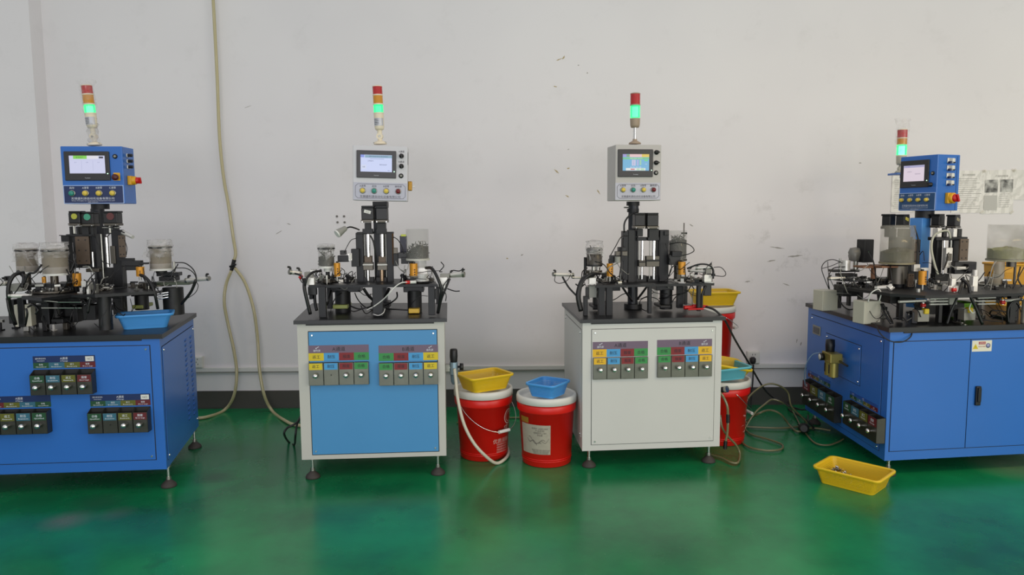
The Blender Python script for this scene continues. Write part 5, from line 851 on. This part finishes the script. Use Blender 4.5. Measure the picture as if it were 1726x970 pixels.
main_switch(b4, sf, dp * .06, -.275 * ht, .03); g = MB(); g.box(sf, dp * .36, dp * .375, -ht * .49, ht * .47, 0, .001, mat('seam_dark', '1c3f7c', .6)); part(b4, 'door_seam', g)
ba = V(1518, 292, 4.6); signal_tower(m4, ba, dict(r=.029, body=(.05, .102), hinge=.026, lens=(('green', .106, .17), ('amber', .174, .208), ('red', .215, .26)), rings=(.102, .208), top=.26, wrap=(.125, .33)), style='grey', wrap=True, bright=2.2)
g = MB(); g.box(W, ba[0] - .05, ba[0] + .05, ba[1] - .05, ba[1] + .06, ba[2] - .012, ba[2], BLUE, .002); g.box(W, ba[0] + .005, ba[0] + .045, ba[1] - .14, ba[1] + .02, ba[2] - .03, ba[2] - .012, BLUE, .002); part(m4, 'tower_bracket', g)

wires(m4, 1395, 1540, 440, 500, 3.85, 4.1, 16, 60); wires(m4, 1540, 1726, 440, 500, 3.72, 4.0, 18, 61); wires(m4, 1460, 1720, 500, 545, 3.72, 3.95, 14, 62)
for x0, y0, x1, y1, Y_, d in ((1500, 498, 1545, 512, 3.85, .12), (1560, 512, 1595, 530, 3.95, .1), (1600, 512, 1626, 535, 3.9, .08), (1420, 482, 1450, 500, 4.1, .1), (1655, 496, 1690, 506, 3.85, .1)): g = MB(); g.pb(x0, y0, x1, y1, Y_, d, BLK, 5); part(m4, 'drive_block', g)
# ------------------------------------------------------------------ buckets
def bucket(label, x, y, z, r0, r1, h, lid=True, handle=None, deco=None, hseed=0, group='red plastic buckets'):
    t = thing('bucket', label, 'bucket', (x, y, z), group)
    o = (x, y, z); g = MB()
    g.lathe(o, [(0, 0), (r0 - .006, 0), (r0, .005), (r0 + (r1 - r0) * .80, h * .80), (r1 * 1.03, h * .803), (r1 * 1.045, h * .82), (r1 * 1.05, h * .90), (r1 * 1.03, h * .915), (r1 * 1.0, h * .92), (r1, h), (r1 * .97, h), (r1 * .96, h * .9), (r0 * .95, .01), (0, .01)], BKR, 56)
    for zz in (.03, .04): g.lathe(o, [(r0 + (r1 - r0) * zz / h + .0002, zz), (r0 + (r1 - r0) * zz / h + .0018, zz + .002), (r0 + (r1 - r0) * zz / h + .0002, zz + .004)], BKR, 56)
    part(t, 'bucket_body', g)
    if lid:
        g = MB(); g.lathe(o, [(r1 * 1.04, h * .925), (r1 * 1.07, h * .93), (r1 * 1.07, h * 1.0), (r1 * 1.05, h * 1.03), (r1 * .99, h * 1.035), (r1 * .95, h * 1.02), (r1 * .93, h * .975), (r1 * .6, h * .975), (r1 * .58, h * .985), (0, h * .985)], LID, 56)
        part(t, 'lid', g, 'white lid')
    if handle:
        a0, drop, up = handle; g = MB(); rr = r1 * 1.08; pts = []; n = 16; zt = h * .86
        for i in range(n + 1):
            s = i / n; a = a0 + math.pi * s; sag = math.sin(math.pi * s); pts.append((x + rr * (1.0 + .12 * sag) * math.cos(a), y + rr * (1.0 + .12 * sag) * math.sin(a), z + zt - drop * sag))
        g.tube(pts, .0022, CHR, seg=6, sub=3); hd = part(t, 'handle', g, 'thin wire handle')
        i = n // 2; q = MB(); q.cyl(pts[i - 1], pts[i + 1], .009, WHT, seg=14); part(hd, 'grip', q, 'white plastic grip')
    return t
def curved(t, name, x, y, z, r0, r1, h, a0, a1, z0, z1, m, off=.001, n=14, label=None):
    rad = lambda zz: r0 + (r1 - r0) * zz / h + off
    g = MB(); vs = [(x + rad(zz) * math.cos(a0 + (a1 - a0) * i / n), y + rad(zz) * math.sin(a0 + (a1 - a0) * i / n), z + zz) for zz in (z0, z1) for i in range(n + 1)]
    g.add(vs, [(i, i + 1, n + 2 + i, n + 1 + i) for i in range(n)], m, True); return part(t, name, g, label)
def curved_text(mb, txt, x, y, z, r0, r1, h, ac, zc, size, m, width=None, off=.0015):
    vs, fs, bw = glyphs(txt); kx = size if width is None else width / max(bw, 1e-6)
    rad = lambda zz: r0 + (r1 - r0) * zz / h + off
    out = []
    for gx, gy in vs:
        zz = zc + (gy - .36) * size; a = ac + (gx - bw / 2) * kx / rad(zz); out.append((x + rad(zz) * math.cos(a), y + rad(zz) * math.sin(a), z + zz))
    mb.add(out, fs, m)
PAPR = mat('worn_label_paper', 'a29c8c', .6, var=.18, scale=35); FADE = mat('faded_print', 'c9a59a', .6); SM = mat('smear_print', '6a655c', .7)
B2 = (-.163, 4.03, 0, .131, .153, .375); bk = bucket('red bucket beside the light blue panelled machine, white hose curving in front of it', *B2, handle=(-2.45, .15, 0))
g = MB(); ac = -.62
curved_text(g, '盛', *B2, ac + .1, .17, .045, FADE); curved_text(g, '优质润滑油', *B2, ac - .05, .11, .028, FADE)
for k in range(4): curved_text(g, '高级抗磨液压油 18L', *B2, ac - .1, .09 - .014 * k, .011, FADE, .075)
x, y, z, r0, r1, h = B2; n = 20; rad = lambda zz: r0 + (r1 - r0) * zz / h + .0015
for (ra, rb) in ((.042, .036), (.028, .025)):
    vs = []
    for rr in (ra, rb):
        for i in range(n): tt = 2 * math.pi * i / n; zz = .235 + rr * math.sin(tt); a = ac + .25 + rr * math.cos(tt) / rad(zz); vs.append((x + rad(zz) * math.cos(a), y + rad(zz) * math.sin(a), zz))
    g.add(vs, [(i, (i + 1) % n, n + (i + 1) % n, n + i) for i in range(n)], FADE)
part(bk, 'printed_lettering', g, 'faded pale lettering and ring emblem')
B3 = (.182, 3.925, 0, .132, .152, .365); bk = bucket('red bucket with worn paper label, under the small blue basket, left of the white machine', *B3)
a0, a1 = -math.pi * .5 - 1.15, -math.pi * .5 + .10
lb = curved(bk, 'paper_label', *B3, a0, a1, .075, .235, PAPR, label='worn printed paper label')
g = MB()
for k, (tx, wv) in enumerate((('润滑油  LUBRICANT', .09), ('产品名称', .05), ('规格型号 L-HM', .07), ('净含量', .03))): curved_text(g, tx, *B3, -math.pi / 2 - .3, .216 - .012 * k, .011, SM, wv, .002)
for k in range(3): curved_text(g, '请存放于阴凉干燥处 避免阳光直射', *B3, -math.pi / 2 - .28, .098 - .009 * k, .008, SM, .1 - .01 * k, .002)
for k, (c, L, sl, w_) in enumerate(((-.15, .4, .06, .0025), (-.5, .5, -.1, .004), (-.35, .5, .01, .003), (-.62, .4, -.07, .005))):
    x, y, z, r0, r1, h = B3; vs = []
    for sgn in (-1, 1):
        for i in range(9):
            zz = .145 + .35 * sl * (i / 8 - .5) + .01 * math.sin(i * .9 + k) + sgn * w_ * .5; a = -math.pi / 2 + c + L * (i / 8 - .5); rr = rad(zz) + .0016; rr = r0 + (r1 - r0) * zz / h + .002; vs.append((x + rr * math.cos(a), y + rr * math.sin(a), zz))
    g.add(vs, [(i, i + 1, 10 + i, 9 + i) for i in range(8)], SM)
part(lb, 'printed_lettering', g); curved(bk, 'stain', *B3, -math.pi * .5 - 1.2, -math.pi * .5 - .75, .24, .27, mat('yellow_stain', '8c6a1c', .6))
B4 = (1.228, 4.262, 0, .128, .15, .365); bk = bucket('red bucket behind the right side of the white machine, under teal and yellow baskets', *B4, handle=(-1.35, .16, 0))
g = MB()
for k in range(22): 
    a = rnd.uniform(-.95, -.1); zz = rnd.uniform(.07, .27); L = rnd.uniform(.01, .05); x, y, z, r0, r1, h = B4; rr = r0 + (r1 - r0) * zz / h + .0012; w_ = rnd.uniform(.001, .0035)
    g.add([(x + rr * math.cos(a + d / rr), y + rr * math.sin(a + d / rr), zz + e) for d, e in ((0, 0), (L, rnd.uniform(-.01, .01)), (L, w_), (0, w_))], [(0, 1, 2, 3)], mat('peel_white', 'c98b86', .6))
part(bk, 'scratches', g)
B5 = (1.285, 4.78, 0, .13, .152, .365); bucket('red bucket on the floor by the wall, bottom one of the stacked pair', *B5)
B6 = (1.285, 4.78, .378, .13, .152, .348); bucket('red bucket stacked on top of another by the wall, under the yellow basket', *B6, handle=(-1.2, .1, 0))

# ------------------------------------------------------------------ baskets
def basket(label, c, ang, L, Wd, h, col, wall, tap=.80, tilt=(0, 0), group='plastic baskets', nh=(1, 1)):
    x, y, z = c; R3 = Matrix.Translation((x, y, z)) @ Matrix.Rotation(math.radians(tilt[0]), 4, 'X') @ Matrix.Rotation(math.radians(tilt[1]), 4, 'Y') @ Matrix.Rotation(math.radians(ang), 4, 'Z')
    def ring(l, w_, zz, r):
        out = []; r = min(r, l / 2.2, w_ / 2.2)
        for sx, sy, a in ((1, 1, 0), (-1, 1, 90), (-1, -1, 180), (1, -1, 270)):
            for k in range(6): t = math.radians(a + 90 * k / 5); out.append((sx * (l / 2 - r) + r * math.cos(t), sy * (w_ / 2 - r) + r * math.sin(t), zz))
        return out
    def loft(g, rings, m, uvs=None, close=False):
        n = len(rings[0]); b = len(g.v); g.add([R3 @ Vector(p) for rg in rings for p in rg], [(k * n + i, k * n + (i + 1) % n, (k + 1) * n + (i + 1) % n, (k + 1) * n + i) for k in range(len(rings) - 1) for i in range(n)], m, True)
        if uvs:
            for k, rg in enumerate(rings):
                s = 0
                for i, p in enumerate(rg):
                    if i: s += math.dist(rg[i], rg[i - 1])
                    g.uv[b + k * n + i] = (s, uvs[k])
        return b
    g = MB(); t = .003; rb = .022
    k = lambda s: tap + (1 - tap) * s
    lo = lambda s, d=0: ring(L * .93 * k(s) - d, Wd * .93 * k(s) - d, h * s, rb)
    loft(g, [lo(0), lo(.12)], col); loft(g, [lo(.12), lo(.45), lo(.82)], wall, (h * .12, h * .45, h * .82)); loft(g, [lo(.82), lo(1)], col)
    loft(g, [lo(1, .006), lo(.03, .006)], wall, (h, 0)); n = 24
    bt = ring(L * .93 * tap, Wd * .93 * tap, 0, rb); b = g.add([R3 @ Vector(p) for p in bt], [tuple(range(n))[::-1]], wall)
    for i, p in enumerate(bt): g.uv[b + i] = (p[0], p[1])
    o = solo('basket', label, 'basket', g, group, (x, y, z))
    q = MB(); rg = [lo(1, .008), ring(L * .93, Wd * .93, h + .003, rb), ring(L, Wd, h + .003, rb + .008), ring(L * 1.005, Wd * 1.005, h - .001, rb + .008), ring(L, Wd, h - .009, rb + .008), ring(L * .985, Wd * .985, h - .009, rb + .006), ring(L * .985, Wd * .985, h - .001, rb + .006), lo(.985)]
    loft(q, rg, col); part(o, 'rim', q)
    return o
BY = mat('basket_yellow', 'e0bb1c', .42); BB = mat('basket_blue', '4a9be0', .42); BT = mat('basket_teal', '5fb4c4', .42); BG = mat('basket_green', '7fbf3a', .42); BO = mat('basket_amber', 'd8a02a', .45)
SY, SB_, ST_, SG = sieve('sieve_yellow', 'e0bb1c', 160., 130.), sieve('sieve_blue', '4a9be0', 160., 130.), sieve('sieve_teal', '5fb4c4', 160., 130.), sieve('sieve_green', '7fbf3a', 120., 90.)
basket('yellow basket on the lidded red bucket beside the light blue panelled machine', (-.155, 3.985, .3895), 33, .275, .205, .08, BY, SY)
basket('small blue basket on the lidded bucket with the paper label', (.188, 3.872, .3785), 57, .20, .18, .07, BB, SB_)
basket('light blue basket on the black bench of the left blue machine', (-1.862, 3.735, .7795), 22, .265, .175, .07, BB, SB_)
fbk = basket('yellow basket with metal parts in it, on the green floor', (1.675, 3.535, .001), -46, .322, .235, .08, BY, SY, .84)
basket('teal basket on a red bucket, with a yellow basket nested in it', (1.205, 4.215, .386), 12, .29, .23, .07, BT, ST_, tilt=(0, -3))
basket('yellow basket tilted inside the teal basket behind the white machine', (1.21, 4.22, .413), 10, .27, .21, .07, BY, SY, tilt=(6, 13))
basket('yellow basket on top of the stacked red buckets by the wall', (1.305, 4.78, .744), 4, .295, .23, .085, BY, SY)
basket('lime green basket on the bench of the right blue machine', (2.42, 4.0, .7665), 6, .15, .13, .075, BG, SG, .92)
basket('amber basket standing behind the clear hopper of the right blue machine', (3.045, 4.5, .7665), 3, .27, .2, .25, BO, sieve('sieve_amber', 'd8a02a', 120., 90.), .9)
# heap of small metal parts in the floor basket
g = MB(); rr = random.Random(4)
for i in range(150):
    a, d = rr.uniform(0, 6.28), rr.random() ** .7; c = A(1.612 + .015 + .075 * d * math.cos(a), 3.605 + .06 * d * math.sin(a), .008 + .05 * (1 - d) + rr.uniform(0, .008)); t1 = nrm((rr.uniform(-1, 1), rr.uniform(-1, 1), rr.uniform(-.5, .5)))
    if i % 3: g.cyl(c, c + t1 * rr.uniform(.008, .016), rr.uniform(.0025, .005), rr.choice((STL, CHR, DST, GOLD)), seg=7)
    else: g.box(Fr(c, t1, nrm(np.cross(t1, (.3, .2, 1)))), -.007, .007, -.005, .005, -.001, .001, rr.choice((STL, CHR)))
for i in range(26):
    c = A(1.70 + rr.uniform(-.07, .07), 3.50 + rr.uniform(-.07, .07), .006); g.cyl(c, c + A(rr.uniform(-.01, .01), rr.uniform(-.01, .01), .002), .003, STL, seg=6)
o = solo('metal_parts', 'small shiny metal parts heaped in the yellow basket on the floor', 'parts', g); o['kind'] = 'stuff'

# ------------------------------------------------------------------ hoses and cables
hs = thing('air_hose', 'long yellowed air hose hanging down the wall, forked at a black connector', 'hose', tuple(V(390, 448, 4.99)))
g = MB(); g.pt([(357, -40, 5.0), (361, 30, 5.0), (366, 130, 5.0), (370, 230, 5.0), (377, 300, 5.0), (385, 345, 5.0), (393, 400, 5.0), (397, 428, 4.99), (393, 443, 4.985)], .0105, HOSE, seg=12); part(hs, 'supply_hose', g)
g = MB(); p = V(392, 449, 4.985); g.cyl(V(394, 441, 4.985), V(390, 456, 4.985), .012, BLK2, seg=14); g.cyl(p, V(397, 453, 4.985), .010, BLK2, seg=14); g.cyl(V(387, 450, 4.975), V(398, 446, 4.975), .007, BLK2, seg=10); g.cyl(V(394, 442, 4.985), V(395, 438, 4.985), .0135, BLK2, seg=14); part(hs, 'connector', g, 'black Y connector')
def Gp(x, y, z=.012): q = Vz(x, y, z); return q
g = MB(); g.tube([V(390, 456, 4.985), V(381, 480, 4.98), (V(378, 510, 4.97)), V(384, 545, 4.97), V(394, 590, 4.96), V(399, 630, 4.94), V(394, 668, 4.93), Gp(378, 692), Gp(350, 703), Gp(325, 706), Gp(290, 708)], .0105, HOSE, seg=12); part(hs, 'branch_hose', g)
g = MB(); g.tube([V(396, 452, 4.985), V(413, 477, 4.98), V(427, 520, 4.97), V(434, 570, 4.97), V(437, 620, 4.95), V(445, 665, 4.93), Gp(458, 692), Gp(478, 708), Gp(500, 717), Gp(540, 716), Gp(640, 700)], .0105, HOSE, seg=12); part(hs, 'branch_hose', g)
g = MB(); g.tube([Gp(770, 713, .008), Gp(800, 708, .008), Gp(850, 705, .008), Gp(885, 704, .008), Gp(930, 702, .008)], .0055, mat('olive_hose', '7f8a55', .4), seg=8)
solo('floor_hose', 'thin olive hose on the floor between the two red buckets', 'hose', g)
g = MB(); g.tube([V(766, 622, 3.835), V(768, 640, 3.82), V(772, 675, 3.80), V(782, 715, 3.79), V(797, 745, 3.79), V(815, 766, 3.80), Gp(835, 781, .013), Gp(849, 776, .013), Gp(857, 765, .013), Gp(854, 752, .013), Gp(846, 745, .013), Gp(815, 738, .013)], .0085, HOSW, seg=12)
solo('air_hose', 'white air hose curving from the filter down in front of the red bucket', 'hose', g)
g = MB(); g.tube([V(507, 702, 3.95), V(501, 712, 3.9), V(492, 718, 3.88), V(484, 722, 3.88), V(479, 732, 3.87), Gp(486, 745), Gp(496, 750), V(498, 735, 3.86), V(501, 715, 3.92), V(509, 700, 4.0)], .006, RUB, seg=10)
solo('extension_cord', 'black cord looped on the floor at the left side of the light blue panelled machine', 'cord', g)
# air line on the right side of the white machine
al = thing('air_line', 'clear air line with black couplings hanging at the right side of the white machine', 'hose', tuple(V(1222, 700, 3.9)))
g = MB(); g.pt([(1212, 660, 3.92), (1220, 671, 3.9), (1226, 686, 3.89), (1227, 702, 3.89)], .007, HOSC); g.pt([(1227, 712, 3.89), (1226, 730, 3.89), (1223, 745, 3.89)], .007, HOSC); part(al, 'tube', g)
g = MB(); g.cyl(V(1227, 699, 3.89), V(1227, 713, 3.89), .010, BLK2); g.cyl(V(1223, 744, 3.89), V(1222, 757, 3.89), .010, BLK2); part(al, 'coupling', g)
g = MB(); g.cyl(V(1208, 659, 3.95), V(1222, 657, 3.92), .016, BLK2); g.cyl(V(1222, 657, 3.92), V(1226, 656.5, 3.91), .018, CHR); part(al, 'inlet_fitting', g)
g = MB(); g.tube([V(1214, 700, 3.92), V(1217, 720, 3.91), V(1226, 735, 3.92), V(1240, 750, 3.94), V(1247, 765, 3.94), Gp(1244, 780), Gp(1232, 780), Gp(1215, 772), Gp(1190, 765)], .006, HOSC, seg=8)
solo('air_hose', 'dull clear hose looping to the floor at the right foot of the white machine', 'hose', g)
G = lambda *p: [Gp(x, y, z) for x, y, z in p]
g = MB(); g.tube(G((1215, 716, .012), (1262, 720, .012), (1320, 722, .012), (1358, 716, .014)) + [V(1352, 704, 4.5), V(1334, 685, 4.45), V(1328, 662, 4.45), V(1312, 650, 4.42), V(1293, 648, 4.42), V(1272, 660, 4.4), V(1256, 680, 4.35)] + G((1250, 708, .02), (1262, 730, .012), (1295, 741, .012), (1318, 750, .012), (1316, 758, .012), (1292, 760, .012), (1262, 754, .012), (1250, 742, .014)) + [V(1256, 722, 4.3), V(1272, 697, 4.32), V(1288, 683, 4.36), V(1302, 674, 4.4), V(1320, 680, 4.42)] + G((1336, 694, .03), (1352, 722, .012), (1372, 746, .012), (1394, 751, .012), (1412, 746, .012), (1422, 740, .012)), .0055, HOSC, seg=8)
solo('air_hose', 'tangled coil of clear air hose on the floor between the white and right blue machines', 'hose', g)
g = MB(); g.tube(G((1240, 728, .014), (1258, 712, .014)) + [V(1278, 698, 4.4), V(1298, 692, 4.45), V(1316, 699, 4.45)] + G((1330, 716, .02), (1345, 728, .014), (1368, 722, .014), (1400, 726, .014)), .0065, HOSC, seg=8)
solo('air_hose', 'shorter clear hose arched over the tangled coil behind the white machine', 'hose', g)
zt = .802
g = MB(); g.tube([V(1190, 517.5, 3.96), V(1203, 522, 3.93), V(1214, 531, 3.905), V(1222, 540, 3.92), V(1240, 575, 4.15), V(1262, 612, 4.4), V(1284, 650, 4.55), V(1300, 668, 4.6), V(1320, 680, 4.6), V(1345, 690, 4.6)] + G((1364, 690, .02), (1372, 682, .02), (1366, 670, .02), (1348, 664, .02), (1332, 668, .02), (1330, 690, .02), (1345, 700, .02), (1364, 712, .02), (1372, 724, .02)), .006, RUB, seg=8)
solo('extension_cord', 'black cord running from the red coupler down to the floor by the right blue machine', 'cord', g)
g = MB(); g.pt([(1270, 615, 5.0), (1269, 640, 4.99), (1267, 665, 4.98), (1266, 690, 4.96), (1268, 700, 4.93)], .005, RUB, seg=8); pg = V(1269, 608, 4.985); g.lathe((pg[0], pg[1], pg[2] - .022), [(0, 0), (.014, 0), (.02, .012), (.02, .034), (.012, .044), (0, .046)], RUB, 18)
q = hframe(pg); g.box(q, -.012, .012, -.012, .012, -.035, .01, RUB, .003); solo('power_plug', 'black plug with a cord, pushed into the wall socket', 'plug', g)
g = MB(); g.tube(G((1345, 716, .014), (1362, 722, .014), (1372, 722, .014)) + [V(1363, 712, 4.3), V(1362, 700, 4.32)], .005, RUB, seg=8); g.cyl(Gp(1355, 723, .0), Gp(1355, 723, .05), .035, RUB, .02); solo('cable_joint', 'black cable joint lying on the floor by the right blue machine', 'cable', g)
# sockets
def outlet(label, x, y, s, holes=True):
    u, v = WFr.px(x, y); f = WFr.sub(u, v, 0); t = thing('wall_socket', label, 'socket', tuple(f.P(0, -s, 0)))
    g = MB(); g.box(f, -s, s, -s, s, 0, .03, WHT, .004); g.box(f, -s * .86, s * .86, -s * .86, s * .86, .03, .033, WHT, .002); part(t, 'faceplate', g)
    if holes:
        g = MB(); 
        for uu, vv, rt in ((-.009, .022, .0), (.009, .022, .0), (-.011, -.012, .5), (.011, -.012, -.5), (0, .002, 0)): q = f.sub(uu, vv, .033, rt); g.box(q, -.0018, .0018, -.005, .005, 0, .0006, BLK)
        part(t, 'socket_holes', g, 'dark socket holes')
outlet('white wall socket with a black plug in it', 1268, 602, .043); outlet('white wall socket by the left blue machine, near the trunking', 334, 610, .04)
# ------------------------------------------------------------------ notices taped to the wall
PAP = mat('notice_paper', 'd9d7d0', .35, coat=.3); PRN = mat('faint_print', 'a3a29c', .6); PHO = speckle('grey_photo', '2e2e2c', 'c4c4be', 17)
def notice(label, x0, y0, x1, y1, rot=0, kind=0):
    u0, v1 = WFr.px(x0, y0); u1, v0 = WFr.px(x1, y1); w_, h_ = u1 - u0, v1 - v0; f = WFr.sub((u0 + u1) / 2, (v0 + v1) / 2, .0008, math.radians(rot)); rr = random.Random(x0)
    n = 8; g = MB(); vs = [f.P(w_ * (i / n - .5), h_ * (j / n - .5), .0035 * abs(math.sin(i * 1.7 + j * .9 + x0)) ) for j in range(n + 1) for i in range(n + 1)]
    fs = [(j * (n + 1) + i, j * (n + 1) + i + 1, (j + 1) * (n + 1) + i + 1, (j + 1) * (n + 1) + i) for j in range(n) for i in range(n)]
    g.add(vs, fs, PAP); g.add([v - np.array(f.z) * .0006 for v in vs], [q[::-1] for q in fs], PAP)
    o = solo('paper_notice', label, 'notice', g, None, tuple(f.P(0, -h_ / 2, 0)))
    g = MB(); W5 = .0045
    if kind == 0:
        g.text(f, '安全操作规程', 0, h_ * .4, h_ * .05, PRN, W5)
        for k in range(15): g.box(f, -w_ * .42, w_ * rr.uniform(.1, .42), h_ * (.31 - .05 * k) - .0012, h_ * (.31 - .05 * k) + .0012, W5 - .0005, W5, PRN)
    else:
        g.text(f, '产品检验标准', w_ * .1, h_ * .36, h_ * .05, PRN, W5)
        for k in range(7): g.box(f, w_ * .05, w_ * rr.uniform(.25, .44), h_ * (-.05 - .05 * k) - .001, h_ * (-.05 - .05 * k) + .001, W5 - .0005, W5, PRN)
        if kind == 1: g.box(f, -w_ * .45, -w_ * .02, -h_ * .42, -h_ * .08, W5 - .0006, W5 - .0002, mat('faded_block', 'bdbcb6', .6))
    part(o, 'printed_text', g)
    if kind == 1:
        for a, b in ((-.43, -.02), (.07, .47)): q = MB(); q.box(f, w_ * a, w_ * b, -h_ * .01, h_ * .28, W5 - .0004, W5 + .0002, PHO); part(o, 'photo', q, 'grey photograph')
    for a, b in ((-1, 1), (1, 1), (1, -1)): q = MB(); q.box(f.sub(a * w_ * .47, b * h_ * .48, 0, a * b * -.6), -.014, .014, -.007, .007, W5, W5 + .0003, clear('tape', 'e8e4d8', .4, .2)); part(o, 'tape', q)
notice('paper notice half hidden behind the blue control box on the right machine', 1504, 291, 1556, 358, 0, 0)
notice('paper notice full of text, right beside the blue control box', 1606, 288, 1656, 359, 0, 0)
notice('paper notice with two grey photographs on the right wall', 1657.5, 287, 1705.5, 360, 1, 1)
notice('low wide paper notice cut off by the right edge of the photo', 1706.5, 287, 1768, 337, -1, 2)
# pliers on the right machine's bench
p = Vz(1620, 547, .772); f = Fr(p, nrm(Vz(1634, 551, .772) - Vz(1609, 543, .772)), (0, 0, 1)); f = Fr(p, f.x, np.cross((0, 0, 1), f.x), (0, 0, 1))
t = thing('pliers', 'small steel pliers lying on the black bench of the right blue machine', 'tool', tuple(p))
for s in (-1, 1):
    g = MB(); g.tube([f.P(.05, s * .002, .004), f.P(.02, s * .004, .004), f.P(.0, -s * .004, .004), f.P(-.03, -s * .011, .004), f.P(-.065, -s * .008, .004)], .0042, DST if s > 0 else STL, seg=8); part(t, 'handle', g)
g = MB(); g.cyl(f.P(.008, 0, -.001), f.P(.008, 0, .010), .007, STL, seg=12); part(t, 'pivot', g)
